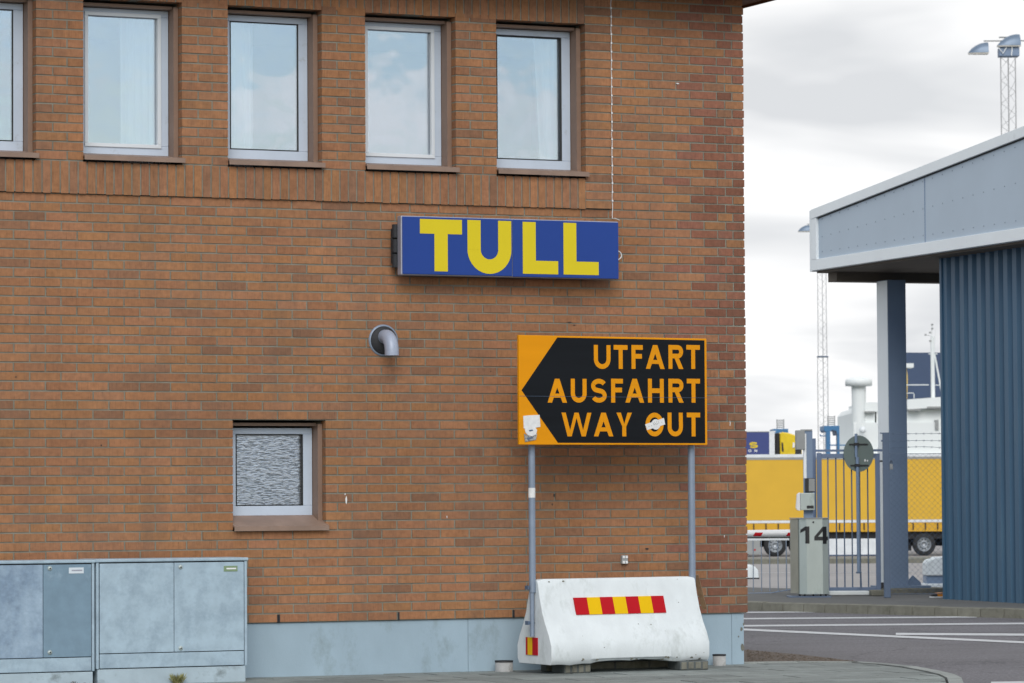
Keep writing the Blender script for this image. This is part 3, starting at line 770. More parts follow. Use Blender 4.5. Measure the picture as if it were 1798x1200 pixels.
# weeds and leaves
def tuft(p, n, h, w, name, label, cat, material):
    m = M()
    for k in range(n):
        a_ = random.uniform(0, 6.28); r = random.uniform(0, w*.35); l = random.uniform(.5, 1)*h; o_ = Vector((r*math.cos(a_), r*math.sin(a_)*.4, 0))
        t_ = Vector((math.cos(a_)*w*random.uniform(.05, .38), math.sin(a_)*w*.3, l)); s_ = Vector((-math.sin(a_), math.cos(a_), 0))*.002
        m.add([o_-s_, o_+s_, o_+t_*.6+Vector((0, 0, .01))+s_*.6, o_+t_], [(0, 1, 2), (0, 2, 3)])
    o = m.build(name, material); o.location = p; tag(o, label, cat); return o
pw = gz(312, 1197, 0)
tuft((wl(312, 1190, YC-.03).x, YC-.03, 0), 160, .085, .13, 'grass_tuft', 'small yellow green grass tuft at the foot of the right cabinet', 'grass tuft', M_GRASS)
lf = M()
for k in range(90):
    a_ = random.uniform(0, 6.28); r = random.random()**.7; c_ = Vector((r*.17*math.cos(a_), r*.05*math.sin(a_), .004+.035*(1-r)*random.random())); s_ = random.uniform(.008, .02)
    d1 = Vector((random.uniform(-1, 1), random.uniform(-1, 1), random.uniform(-.5, .5))).normalized()*s_; d2 = Vector((random.uniform(-1, 1), random.uniform(-1, 1), random.uniform(-.2, .6))).normalized()*s_*.6
    lf.add([c_-d1, c_+d2, c_+d1, c_-d2], [(0, 1, 2, 3)])
lo = lf.build('leaf_litter', M_LEAF); lo.location = (wl(133, 1195, YC-.06).x, YC-.06, 0.002); lo['label'] = 'low heap of brown leaves before the left cabinet'; lo['category'] = 'leaves'

# ================================================================== GROUND
ZR = -.06
def vg(s, d, z): p = CAM + FH*d + RH*s; return (p.x, p.y, z)
g = M(); g.add([vg(-400, -400, ZR), vg(400, -400, ZR), vg(400, 53, ZR), vg(-400, 53, ZR)], [(0, 1, 2, 3)]); struct(g.build('road', M_ASPH))
prof = [(53, ZR), (75, -.24), (100, -.52), (120, -.74), (143, -.96), (155, -.9), (175, .3), (260, .3)]
g = M(); vs = []
for d_, z_ in prof: vs += [vg(-400, d_, z_), vg(400, d_, z_)]
g.add(vs, [(2*i, 2*i+1, 2*i+3, 2*i+2) for i in range(len(prof)-1)]); struct(g.build('harbour_yard', M_YARD))
g = M(); g.add([vg(-6000, 259, -1.8), vg(6000, 259, -1.8), vg(6000, 9000, -1.8), vg(-6000, 9000, -1.8)], [(0, 1, 2, 3)])
g.add([vg(-400, 260, -1.9), vg(400, 260, -1.9), vg(400, 260, .3), vg(-400, 260, .3)], [(0, 1, 2, 3)]); struct(g.build('water', M_WATER))
# pavement with real slabs near the building
edge = [gz(*p, 0) for p in ((1300, 1164.5), (1400, 1163), (1509, 1163.5), (1560, 1167), (1610, 1172.5), (1650, 1180), (1675, 1186), (1688, 1192), (1692, 1202), (1690, 1222), (1680, 1260), (1660, 1330))]
outl = [(XL-6, .3), (XC-.5, .3), (XC-.5, .05)] + [(p.x, p.y) for p in edge] + [(edge[-1].x-3, -12), (XL-6, -12)]
pv = M().prism(outl, 'z', -.3, -.012); struct(pv.build('pavement', M_JOINT))
def inside(x, y, poly):
    c = False; n = len(poly)
    for i in range(n):
        (ax_, ay), (bx, by) = poly[i], poly[(i+1) % n]
        if (ay > y) != (by > y) and x < (bx-ax_)*(y-ay)/(by-ay)+ax_: c = not c
    return c
ep2 = [Vector((p.x, p.y)) for p in edge]
def slabs():
    m = M(); ang = math.radians(-4)
    ca, sa = math.cos(ang), math.sin(ang); w, dd = .70, .35
    # slabs laid in rows roughly along the wall
    for r in range(-26, 12):
        for k in range(-14, 30):
            u0 = k*w + (w/2 if r % 2 else 0); v0 = r*dd - .12
            cs = [(u0+.007, v0+.007), (u0+w-.007, v0+.007), (u0+w-.007, v0+dd-.007), (u0+.007, v0+dd-.007)]
            cs = [(a_*ca-b_*sa, a_*sa+b_*ca) for a_, b_ in cs]
            if any(p[1] > .0 and p[0] < XC-.1 for p in cs) and not all(p[0] > XC for p in cs):
                if min(p[1] for p in cs) > -.02: continue
            if not (-4.5 < cs[0][0] < 14 and -4 < cs[0][1] < 4): continue
            for (A1, B1) in zip(ep2[:-1], ep2[1:]):
                nn_ = Vector((B1.y-A1.y, -(B1.x-A1.x))).normalized()      # inward normal
                o2 = []
                for i_ in range(len(cs)):
                    p_, q2 = Vector(cs[i_]), Vector(cs[(i_+1) % len(cs)]); dp_, dq_ = (p_-A1).dot(nn_)-.13, (q2-A1).dot(nn_)-.13
                    if dp_ >= 0: o2.append(tuple(p_))
                    if (dp_ < 0) != (dq_ < 0): o2.append(tuple(p_.lerp(q2, dp_/(dp_-dq_))))
                cs = o2
                if len(cs) < 3: break
            if len(cs) < 3: continue
            z = random.uniform(-.0025, .0025); c_ = Vector((.215, .245, .238))*random.uniform(.78, 1.16)
            n4 = len(cs)
            m.add([(p[0], p[1], -.03) for p in cs] + [(p[0], p[1], z) for p in cs], [tuple(range(n4, 2*n4))]+[(i_, (i_+1) % n4, (i_+1) % n4+n4, i_+n4) for i_ in range(n4)], tuple(c_))
    return m
o = slabs().build('paving', M_SLAB); struct(o)
# small setts along the curved edge, outside the whole slabs
m = M()
ep = [Vector((p.x, p.y)) for p in edge]
for i in range(len(ep)-1):
    a_, b_ = ep[i], ep[i+1]; n_ = max(1, int(round((b_-a_).length/.42))); t_ = (b_-a_).normalized(); nn = Vector((t_.y, -t_.x))
    for k in range(n_):
        p0_, p1_ = a_.lerp(b_, k/n_), a_.lerp(b_, (k+1)/n_)
        for row in range(1):
            o0, o1 = row*.12, row*.12+.112
            q_ = [p0_+nn*o0+t_*.003, p1_+nn*o0-t_*.003, p1_+nn*o1-t_*.003, p0_+nn*o1+t_*.003]
            z = .006 + (.004 if row == 0 else 0); c_ = tuple(Vector((.26, .285, .275))*random.uniform(.8, 1.15))
            m.add([(p.x, p.y, ZR-.02) for p in q_]+[(p.x, p.y, z) for p in q_], [(4,5,6,7), (0,1,5,4), (1,2,6,5), (2,3,7,6), (3,0,4,7)], c_)
struct(m.build('kerb_setts', M_SLAB))
# gravel wedge beyond the corner
gp_ = [gz(1290, 1140, -.05), gz(1312, 1141, -.05), gz(1400, 1149, -.05), gz(1470, 1157, -.05), gz(1515, 1163.5, -.05), gz(1480, 1166, -.05), gz(1290, 1170, -.05)]
m = M(); m.add([(p.x, p.y, -.05) for p in gp_], [tuple(range(len(gp_)))])
o = m.build('gravel', M_GRAVEL); struct(o)
m = M()
for k in range(420):
    t_ = random.random(); u_ = 1312+random.random()**1.4*190; lo_ = 1142+(u_-1312)*.105; v_ = random.uniform(lo_, 1165)
    p = gz(u_, v_, -.05); r_ = random.uniform(.006, .022)
    vs = [(p.x+r_*math.cos(q)*random.uniform(.6, 1.2), p.y+r_*math.sin(q)*random.uniform(.6, 1.2), -.052) for q in (0, 1.3, 2.6, 3.9, 5.1)] + [(p.x, p.y, -.05+r_*.7)]
    m.add(vs, [(0, 1, 5), (1, 2, 5), (2, 3, 5), (3, 4, 5), (4, 0, 5)])
o = m.build('loose_stones', M_GRAVEL); o['kind'] = 'stuff'; o['label'] = 'loose brown stones on the wedge of earth beside the building corner'; o['category'] = 'stones'
# road markings
mk = M()
def line(u0, v0, u1, v1, w, z=ZR+.004):
    n = 6
    a_ = [gz(u0+(u1-u0)*i/n, v0+(v1-v0)*i/n-w/2, z) for i in range(n+1)]; b_ = [gz(u0+(u1-u0)*i/n, v0+(v1-v0)*i/n+w/2, z) for i in range(n+1)]
    mk.add([tuple(p) for p in a_+b_], [(i, i+1, i+n+2, i+n+1) for i in range(n)])
line(1240, 1076.2, 1431, 1074.6, 2.0); line(1200, 1087.5, 1715, 1083.4, 2.4); line(1200, 1100, 1850, 1094.6, 2.8)
line(1250, 1103, 1850, 1130.5, 3.4); line(1573, 1113.3, 1850, 1115, 3.8); line(1740, 1199, 1900, 1197, 3.5)
struct(mk.build('road_marking', M_MARK))
# traffic island with kerb stones
ka, kb = gz(1316, 1072.5, ZR), gz(1798, 1086.5, ZR); kd = (kb-ka).normalized(); kn = Vector((-kd.y, kd.x, 0))
if kn.dot(FH) < 0: kn = -kn
zi = ZR+.118; K0 = ka-kd*9
isl = M(); q_ = [K0, K0+kd*26, K0+kd*26+kn*14, K0+kd*9+kn*4.6, K0+kn*4.6]
# island surface, tight behind the kerb
isl.prism([(p.x, p.y) for p in [K0+kn*.12, K0+kd*26+kn*.12, K0+kd*26+kn*5.2, K0+kn*5.2]], 'z', ZR-.1, zi-.004); struct(isl.build('traffic_island', M_ISL))
kb_ = M(); t_ = 0
while t_ < 26:
    ln = .385
    p_ = [K0+kd*(t_+.005), K0+kd*(t_+ln-.005), K0+kd*(t_+ln-.005)+kn*.118, K0+kd*(t_+.005)+kn*.118]
    j_ = random.uniform(-.004, .004)
    fb = [p - kn*.012 if i < 2 else p for i, p in enumerate(p_)]
    kb_.add([(p.x, p.y, ZR-.1) for p in fb]+[(p.x, p.y, zi+j_-(.012 if i < 2 else 0)) for i, p in enumerate(p_)], [(4,5,6,7), (0,1,5,4), (1,2,6,5), (2,3,7,6), (3,0,4,7)])
    t_ += ln
struct(kb_.build('kerb', M_KERB))
# a kerb and lines out in the yard
m = M()
def yz(d_):
    for (a_, za), (b_, zb_) in zip(prof[:-1], prof[1:]):
        if a_ <= d_ <= b_: return za+(zb_-za)*(d_-a_)/(b_-a_)
    return .3
d1, d2 = 112, 122
m.add([vg(-40, d1, yz(d1)-.01), vg(60, d1, yz(d1)-.01), vg(60, d1, yz(d1)+.14), vg(-40, d1, yz(d1)+.14), vg(-40, d1+3, yz(d1)+.14), vg(60, d1+3, yz(d1)+.14)], [(0, 1, 2, 3), (3, 2, 5, 4)])
struct(m.build('yard_kerb', M_KERB))
m = M()
for d_, w_ in ((85, .25),): m.add([vg(-20, d_, yz(d_)+.006), vg(30, d_, yz(d_)+.006), vg(30, d_+w_*2, yz(d_+w_*2)+.006), vg(-20, d_+w_*2, yz(d_+w_*2)+.006)], [(0, 1, 2, 3)])
struct(m.build('yard_marking', M_MARK))

# ================================================================== GATEHOUSE WITH CANOPY
D0 = 52.3; REL = math.radians(-19)
A_ = gp(1427, D0, 0); zA = dz(1427, 475.5, D0)
az = YAW+REL; E1 = -Vector((math.sin(az), math.cos(az), 0)); E2 = Vector((math.cos(az), -math.sin(az), 0))
# local axes: x = E2 (away to the right), y = -E1 (away along the fascia)
gh = thing('gatehouse', 'blue corrugated gatehouse under a pale grey canopy with sloping parapet', 'building', (A_.x, A_.y, 0), -az)
def loc(p): d_ = p-A_; return (d_.dot(E2), -d_.dot(E1))       # local x, y
def solve_y(u, x):                           # local y on the line x = const seen at u
    lo_, hi_ = -14., 8.
    for _ in range(60):
        mid = (lo_+hi_)/2; p = A_+E2*x-E1*mid; d_ = p-CAM; uu = 899+F*d_.dot(RH)/d_.dot(FH)
        if uu > u: lo_ = mid
        else: hi_ = mid
    return (lo_+hi_)/2
def solve_x(u, y):
    lo_, hi_ = -5., 14.
    for _ in range(60):
        mid = (lo_+hi_)/2; p = A_+E2*mid-E1*y; d_ = p-CAM; uu = 899+F*d_.dot(RH)/d_.dot(FH)
        if uu < u: lo_ = mid
        else: hi_ = mid
    return (lo_+hi_)/2
def depth(x, y): return (A_+E2*x-E1*y-CAM).dot(FH)
h0 = D0*(475.5-368)/F
yr = solve_y(1798, 0); dr_ = depth(0, yr); zTop = dz(1798, 222, dr_); zBot = dz(1798, 421, dr_)
sl_ = (zTop-(zA+h0))/(-yr)
print('canopy', zA, h0, yr, dr_, zTop, zBot, 'slope', sl_)
YE = yr-2.6; W = 7.0
top = lambda y: zA+h0+sl_*(-y)
fbot = zA; tr = .17
fp = M(); fp.prism([(-.165, fbot+.15), (YE, fbot+.15), (YE, top(YE)-.13), (-.165, top(-.165)-.13)], 'x', .035, .10); fp.build('fascia_panel', M_PANEL, gh)
t = M()
t.prism([(.0, fbot), (YE, fbot), (YE, fbot+.155), (0, fbot+.155)], 'x', 0, .12)
t.prism([(.0, top(0)-.135), (YE, top(YE)-.135), (YE, top(YE)), (0, top(0))], 'x', -.01, .12)
t.prism([(-.17, fbot+.155), (.0, fbot+.155), (.0, top(0)-.135), (-.17, top(-.17)-.135)], 'x', -.004, .118)
t.prism([(0, fbot-.01), (.09, fbot-.01), (.09, top(.09)), (0, top(0))], 'x', .008, .14)
t.build('fascia_frame', M_TRIM, gh, bevel=.004)
t = M(); t.prism([(-.175, top(-.17)-.152), (YE, top(YE)-.152), (YE, top(YE)-.134), (-.175, top(-.17)-.134)], 'x', .02, .06); t.build('shadow_gap', M_DARK, gh)
# end face and body of the canopy
t = M(); t.prism([(.02, fbot+.01), (YE, fbot+.01), (YE, top(YE)-.05), (.02, top(0)-.05)], 'x', .13, W); t.build('canopy_body', M_TRIM, gh)
t = M(); t.box(.10, W-.05, YE, .05, fbot-.03, fbot+.005)
t.box(.25, W-.1, -.30, .0, fbot-.16, fbot-.03)
t.build('soffit', M_SOFF, gh)
# rivets and joints on the fascia
rv = M(); yy = -.3
while yy > yr-.5:
    hgt = top(yy)-.135-(fbot+.155)
    for q_ in (.16, .52, .93): 
        z_ = fbot+.155+hgt*q_ if q_ > .3 else fbot+.155+.10
        rv.lathe([(.010, 0), (.008, -.005), (0, -.006)], (.034, yy, z_), 'x', 6)
    yy -= .30
rv.build('rivets', M_RIVET, gh)
jn = M()
for u_ in (1627, 1745):
    y_ = solve_y(u_, .034)
    if u_ == 1745: y_ = yr-.8
    jn.box(.030, .036, y_-.008, y_+.008, fbot+.156, top(y_)-.155)
jn.build('panel_joint', M_COLU, gh)
# corrugated wall, left face and far end
xw = .40; ya_ = solve_y(1657, xw+.0); zwt = fbot-.03
zw0 = zi-.02
print('corr wall start', ya_, depth(xw, ya_), 'base v', hz(1660)+(CAM.z-zw0)*F/depth(xw, ya_))
pts = []; y_ = ya_; pit = .255; dp = .055
cw = M(); prof_ = []
k = 0
while y_ > yr-.9:
    for f_, o_ in ((0, 0), (.46, 0), (.60, dp), (.86, dp)):
        prof_.append((xw+o_, y_-pit*f_))
    y_ -= pit
prof_ += [(xw, y_), (W-1, y_), (W-1, ya_)]
cw.prism(prof_, 'z', zw0, zwt); cw.build('corrugated_wall', M_CORR, gh)
M().box(xw-.02, xw+.06, ya_+.001, ya_+.06, zw0, zwt).build('corner_flashing', M_CORR, gh)
# column
xcA = solve_x(1540+6, -.35)
cw_ = .25; yC = -.42
x0c = solve_x(1551, yC-.36); 
print('column', x0c, depth(x0c, yC))
cm = M()
xq = solve_x(1560, yC-.36); xq2 = solve_x(1592, yC-.36); xq = solve_x(1560, yC-.36)
zc0 = zi+.10
cm.box(xq, xq2, yC-.36, yC, zc0, fbot-.16)
co = cm.build('column', M_COLU, gh, bevel=.008)
cs = M(); cs.box(xq-.006, xq-.0005, yC-.355, yC-.005, zc0+.02, fbot-.17); cs.build('pale_side_strip', M_TRIM, co)
bp = M(); bp.box(xq-.10, xq2+.30, yC-.45, yC+.1, zc0-.02, zc0+.01)
bp.prism([(xq2, zc0+.01), (xq2+.26, zc0+.01), (xq2+.26, zc0+.05), (xq2+.14, zc0+.15), (xq2+.05, zc0+.06)], 'y', yC-.2, yC-.18)
for dx in (.03, .1, .2): bp.tube([(xq+dx, yC-.42, zc0+.01), (xq+dx, yC-.42, zc0+.05)], .012, 8)
bp.build('base_plate', M_COLU, co)
M().box(xq-.18, xq2+.55, yC-.6, yC+.3, zi-.02, zc0-.021).build('column_footing', M_RAWC, gh, bevel=.015)
CD = depth(xq, yC-.36)

# ================================================================== SMALL THINGS AT THE GATE
def vthing(name, label, cat, u, d, z, group=None):
    o = thing(name, label, cat, gp(u, d, z), VR, group)
    fx = lambda uu: (uu-u)*d/F
    fz = lambda vv: dz(u, vv, d)-z
    return o, fx, fz
# cabinet number 14
d_ = (CAM.z-zi)*F/(1048-hz(1420)); print('cab14 d', d_)
o, X, Z = vthing('barrier_cabinet', 'stainless steel cabinet with black number 14 on the traffic island', 'cabinet', 1425, d_, zi)
z0, z1 = Z(1043), Z(911)
brk = [(X(1399), .02), (X(1401), -.01), (X(1413), -.05), (X(1441), -.055), (X(1451), .0), (X(1452.5), .04)]
plan = brk + [(X(1452.5), .34), (X(1399), .34)]
M().prism(plan, 'z', z0, z1).build('front_casing', M_STEEL, o, bevel=.003)
M().prism([(X(1388), .22), (X(1398.6), .0), (X(1398.6), .345), (X(1388), .345)], 'z', z0+.01, z1-.004).build('side_panel', M_BEIGE, o)
M().prism([(X(1387), .20), (X(1398), -.005), (X(1400), -.02), (X(1413), -.06), (X(1442), -.065), (X(1453), -.005), (X(1453), .35), (X(1387), .35)], 'z', z1, z1+.012).build('top_cap', M_GREY, o)
def surf(x):
    for (a_, ya2), (b_, yb2) in zip(brk[:-1], brk[1:]):
        if a_ <= x <= b_: return ya2+(yb2-ya2)*(x-a_)/(b_-a_)
    return 0.
bm = bmesh.new()
lm = M(); letters(lm, [('1', X(1402.5), X(1418), Z(954.5), Z(924.5)), ('4', X(1426.5), X(1451), Z(955), Z(925))], 0, .056)
for f_ in lm.f: bm.faces.new([bm.verts.new(lm.v[i]) for i in f_])
for xx in (X(1413), X(1441)):
    bmesh.ops.bisect_plane(bm, geom=bm.verts[:]+bm.edges[:]+bm.faces[:], plane_co=(xx, 0, 0), plane_no=(1, 0, 0))
for v in bm.verts: v.co.y = surf(v.co.x)-.004+v.co.y
me = bpy.data.meshes.new('number'); bm.to_mesh(me); bm.free(); me.materials.append(M_BLACK); no = bpy.data.objects.new('number', me); COL.objects.link(no); no.parent = o
ft = M()
for uu in (1401, 1410, 1425, 1438, 1447): ft.tube([(X(uu), .05, .005), (X(uu), .05, z0+.002)], .012, 8)
ft.build('foot_bolt', M_DARK, o)
M().box(X(1381), X(1455), -.12, .4, -.004, .012).build('base_plate', M_GPOST, o)
M().lathe([(.0, -.008), (.012, -.008), (.012, 0)], (X(1425), -.056, Z(917)), 'y', 10).build('lock', M_DARK, o)
# camera pole standing on it
zz = zi+z1+.012
o, X, Z = vthing('camera_pole', 'slate blue pole with card reader and grey camera box above cabinet 14', 'pole', 1417, d_+.1, zz)
M().box(X(1409), X(1425), -.05, .04, 0, Z(757)).build('pole_tube', M_COLU, o, bevel=.004)
M().box(X(1409)-.001, X(1414), -.055, -.05, Z(840), Z(762)).build('pale_edge', M_TRIM, o)
cbm = M().box(X(1396), X(1411), -.10, .12, Z(790), Z(756)); cbm.build('camera_box', M_GREY, o, bevel=.006)
M().box(X(1405), X(1424.5), -.06, .06, Z(757), Z(754.5)).build('bracket', M_GREY, o)
M().box(X(1411), X(1428), -.12, .06, Z(864), Z(840)).build('reader_head', M_BLACK, o, bevel=.005)
M().box(X(1417), X(1427.5), -.124, -.119, Z(863), Z(841)).build('reader_face', M_GREY, o)
it = M().box(X(1402), X(1427), -.14, .05, Z(896), Z(866)).build('intercom', M_STEEL, o, bevel=.005)
M().prism([(X(1395), Z(892)), (X(1397), Z(868)), (X(1401.5), Z(865)), (X(1401.5), Z(897)), (X(1397), Z(896))], 'y', -.13, .03).build('intercom_hood', M_WHITE, o)
M().box(X(1413), X(1425), -.146, -.139, Z(893), Z(888)).build('slot', M_BLACK, it)
# boom barrier with hanging rods
dB = d_+2.2
o, X, Z = vthing('boom_barrier', 'white boom with red patches and a hanging skirt of thin rods', 'boom barrier', 1350, dB, zi)
def bx(m, u0, u1, v0, v1, y0, y1): return m.box(X(u0), X(u1), y0, y1, Z(v1), Z(v0))
bo_ = M(); bo_.tube([(X(1150), .0, Z(938)), (X(1372), 0, Z(936.5)), (X(1440), 0, Z(936))], (943.5-931)/2*dB/F, 16); bo_.build('boom', M_WHITE, o)
for a_ in (1319, 1377, 1260, 1200):
    r_ = (943.5-931)/2*dB/F+.0015; m = M()
    n_ = 6; vs = []
    for k in range(n_+1):
        th = math.radians(-58+76*k/n_)-math.pi/2*0
        zc = Z(937.5)+r_*math.sin(th+.35); yc = -r_*math.cos(th+.35)
        sh = (k/n_)*5; vs += [(X(a_+sh), yc, zc), (X(a_+14+sh), yc, zc)]
    m.add(vs, [(2*k, 2*k+1, 2*k+3, 2*k+2) for k in range(n_)]); m.build('red_patch', M_RED, o)
r_ = M(); bx(r_, 1150, 1383, 945.5, 949, -.015, .015); r_.build('skirt_rail', M_TRIM, o)
sk = M(); 
for k in range(-12, 5):
    uu = 1334+k*14.5 if k < 4 else 1378
    sk.tube([(X(uu), 0, Z(1038)), (X(uu), 0, Z(949))], .0075, 6)
sk.build('skirt_rods', M_GALV, o)
m = M(); m.tube([(X(1150), 0, Z(1043)), (X(1350), 0, Z(1041)), (X(1385), 0, Z(1035)), (X(1420), 0, Z(1034))], .008, 6); m.build('skirt_foot_rail', M_COLU, o)
# pivot housing hidden behind the cabinet carries the boom
M().box(X(1400), X(1440), -.12, .2, 0, Z(925)).build('pivot_housing', M_GREY, o, bevel=.01)
# swing gate
dG = d_+1.2
o, X, Z = vthing('swing_gate', 'blue grey steel pedestrian gate of vertical bars', 'gate', 1489, dG, zi)
fm = M(); bx2 = lambda m, u0, u1, v0, v1, y0=-.03, y1=.03: m.box(X(u0), X(u1), y0, y1, Z(v1), Z(v0))
bx2(fm, 1432.5, 1441, 795.5, 1037); bx2(fm, 1535, 1543, 797, 1037); bx2(fm, 1441.2, 1534.8, 797, 804.5); bx2(fm, 1441.2, 1534.8, 1031, 1037)
bx2(fm, 1441.2, 1534.8, 974, 976, -.006, .006)
fm.build('gate_frame', M_GATE, o, bevel=.003)
for uu in (1452, 1466, 1480, 1493.5, 1507.5, 1521.5):
    m = M(); m.tube([(X(uu), 0, Z(1031)), (X(uu), 0, Z(804.5))], .0095, 8); m.build('bar', M_GPOST if uu != 1452 else M_GATE, o)
m = M(); bx2(m, 1543.2, 1549, 809, 812, -.01, .01); bx2(m, 1541, 1550, 1023, 1033, -.02, .02); m.build('hinge', M_BLACK, o)
# crossbar above the gate
o, X, Z = vthing('gate_crossbar', 'slim blue rail running above the pedestrian gate', 'rail', 1489, dG+.15, zi)
m = M(); bx2(m, 1425.5, 1549, 789.5, 793.5, -.02, .02); m.build('rail', M_GATE, o)
m = M(); bx2(m, 1424, 1431, 770, 1046, -.03, .03); m.build('end_post', M_GATE, o)
# round road sign seen from the back, fixed to the gate
o, X, Z = vthing('road_sign', 'round grey road sign seen from behind, fixed to the gate on a short post', 'sign', 1505, dG-.12, zi)
ds_ = M(); rx, rz = X(1533)-X(1506.5), (Z(765)-Z(829))/2
n_ = 40; cz_ = Z(797)
pts = [(X(1506.5)+rx*math.cos(2*math.pi*k/n_), cz_+rz*math.sin(2*math.pi*k/n_)) for k in range(n_)]
ds_.prism(pts, 'y', .03, .036)
ds_.build('disc', M_SIGNB, o, bevel=.002)
m = M(); m.tube([(X(1502), 0, Z(803)), (X(1502), 0, Z(762))], .020, 12); m.tube([(X(1504.5), 0, Z(1005)), (X(1504), 0, Z(803))], .024, 12); m.build('post', M_COLU, o)
m = M(); bx2(m, 1490, 1523, 779.5, 781.5, .012, .03); bx2(m, 1492, 1524, 816.5, 818.5, .012, .03); bx2(m, 1498, 1507, 778, 783, -.022, .02); bx2(m, 1499, 1508, 815, 820, -.026, .02); m.build('clamp', M_DARK, o)
m = M(); bx2(m, 1516.5, 1519, 807, 811, .026, .0295); bx2(m, 1521, 1523, 808, 811, .026, .0295); m.build('small_label', M_WHITE, o)
m = M(); m.tube([(X(1509), 0, Z(1031)), (X(1508), 0, Z(1005))], .008, 8); bx2(m, 1500, 1509, 1004, 1007, -.03, .03); m.build('bottom_bracket', M_GPOST, o)
# gate posts
o, X, Z = vthing('gate_post', 'dark slate gate post standing on the kerb beside the padlock', 'post', 1554, d_-.5, zi)
M().box(X(1548.5), X(1559.5), -.05, .05, 0, Z(760)).build('post_tube', M_GPOST, o, bevel=.004)
m = M(); bx2(m, 1544, 1553, 760, 762, -.02, .02); bx2(m, 1546, 1549, 773, 776, -.02, .02); m.build('wire_arm', M_GPOST, o)
o, X, Z = vthing('gate_post', 'pale grey round post just behind the dark slate gate post', 'post', 1545, d_+1.9, zi)
m = M(); m.tube([(X(1544.5), 0, 0), (X(1544.5), 0, Z(786))], .040, 14); m.build('post_tube', M_TRIM, o)
o, X, Z = vthing('padlock', 'grey padlock hanging on the dark slate gate post', 'padlock', 1563, d_-.56, zi)
M().box(X(1560.5), X(1566), -.02, .02, Z(825), Z(815)).build('lock_body', M_GREY, o, bevel=.004)
m = M(); m.tube([(X(1561.5), 0, Z(816)), (X(1561.5), 0, Z(811)), (X(1563), 0, Z(809)), (X(1564.5), 0, Z(811)), (X(1564.5), 0, Z(816))], .006, 6); m.build('shackle', M_DARK, o)
# chain-link fence between the post and the corrugated wall
dC = d_-.8
o, X, Z = vthing('chain_link_fence', 'chain link fence with barbed wire between gate post and blue wall', 'fence', 1614, dC, zi)
x0, x1, z0, z1 = X(1559.5), X(1668), Z(1045), Z(797)
m = M(); s_ = .078; k = 0; c_ = z0-(x1-x0)
def clip(x_a, z_a, dx_, dz__):
    # line z = z_a + dz/dx (x-x_a), clipped to the fence rectangle
    ps = []
    for xx in (x0, x1):
        zz_ = z_a+dz__*(xx-x_a)
        ps.append((xx, min(max(zz_, z0), z1) if False else zz_))
    (xa_, za_), (xb_, zb_) = ps; out = []
    for (xx, zz_) in ((xa_, za_), (xb_, zb_)):
        if zz_ < z0: xx = xa_+(z0-za_)/dz__; zz_ = z0
        elif zz_ > z1: xx = xa_+(z1-za_)/dz__; zz_ = z1
        out.append((xx, zz_))
    return out
zs = z0-(x1-x0)+.01
while zs < z1:
    for sg in (1, -1):
        za_ = zs if sg > 0 else zs+(x1-x0)
        a2, b2 = clip(x0, za_, 1, sg)
        if a2[0] < b2[0]-.01 and x0-.001 <= a2[0] <= x1+.001: m.tube([(a2[0], sg*.002, a2[1]), (b2[0], sg*.002, b2[1])], .0013, 4, caps=False)
    zs += s_
m.build('wire_mesh', M_GPOST, o)
for vv, dv in ((762, 0), (775, -1), (788, -3)):
    m = M(); pts = [(x0+(x1-x0)*i/8, -.02, Z(vv+dv*math.sin(i/8*math.pi))) for i in range(9)]; m.tube(pts, .0028, 5)
    for i in range(7):
        px_, pz_ = pts[i+1][0]-.05, pts[i+1][2]; m.tube([(px_-.012, -.03, pz_-.014), (px_+.012, -.01, pz_+.014)], .002, 4); m.tube([(px_-.012, -.03, pz_+.014), (px_+.012, -.01, pz_-.014)], .002, 4)
    m.build('barbed_wire', M_GPOST, o)
m = M(); m.tube([(x0, 0, z1), (x1, 0, z1)], .004, 6); m.tube([(x0, 0, z0+.02), (x1, 0, z0+.02)], .004, 6); m.build('tension_wire', M_GPOST, o)
# blocks behind the gate
o, X, Z = vthing('concrete_block', 'low white concrete sill lying under the gate', 'block', 1490, d_+.75, zi)
M().box(X(1454), X(1524), 0, .30, 0, Z(1038)).build('sill_body', M_CONC, o, bevel=.01)
o, X, Z = vthing('stone_block', 'beige stone block between the gate and the dark slate post', 'block', 1537, d_+.5, zi)
M().box(X(1524.5), X(1550), -.1, .2, -.002, Z(1036)).build('stone', M_RAWC, o, bevel=.012)
dW = 60; zW = yz(dW)
o, X, Z = vthing('plastic_barrier', 'white moulded barrier block in the yard behind the chain link fence', 'barrier', 1655, dW, zW)
pr = [(X(1619), Z(1010)), (X(1619.5), Z(988)), (X(1624), Z(983)), (X(1632), Z(981)), (X(1637), Z(978)), (X(1720), Z(976)), (X(1720), Z(1010))]
M().prism(pr, 'y', -.3, .3).build('upper_block', M_CONC, o, bevel=.02)
M().box(X(1620), X(1720), -.26, .26, Z(1010.5)-.12, Z(1010.5)-.002).build('shadow_band', M_COLU, o)  # the block's grey shadow band, made as a slate-coloured slab
M().box(X(1617), X(1722), -.32, .32, -.02, Z(1010.5)-.121).build('lower_block', M_CONC, o, bevel=.02)
o, X, Z = vthing('yellow_crate', 'small yellow crate on the island at the foot of the blue wall', 'crate', 1652, d_-.5, zi)
m = M(); m.prism([(X(1642), 0), (X(1660), 0), (X(1658), Z(1040)), (X(1640), Z(1041))], 'y', -.1, .2); m.build('crate_body', mat('ochre_plastic', srgb(190, 120, 20), .6), o, bevel=.004)
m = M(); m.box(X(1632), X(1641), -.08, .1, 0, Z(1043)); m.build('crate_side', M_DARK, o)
m = M(); m.box(X(1626), X(1668), -.16, -.11, .0, .012); m.build('loose_strip', M_TRIM, o)
o, X, Z = vthing('road_block', 'rounded white block on the yard at the building corner', 'block', 1312, 74, yz(74))
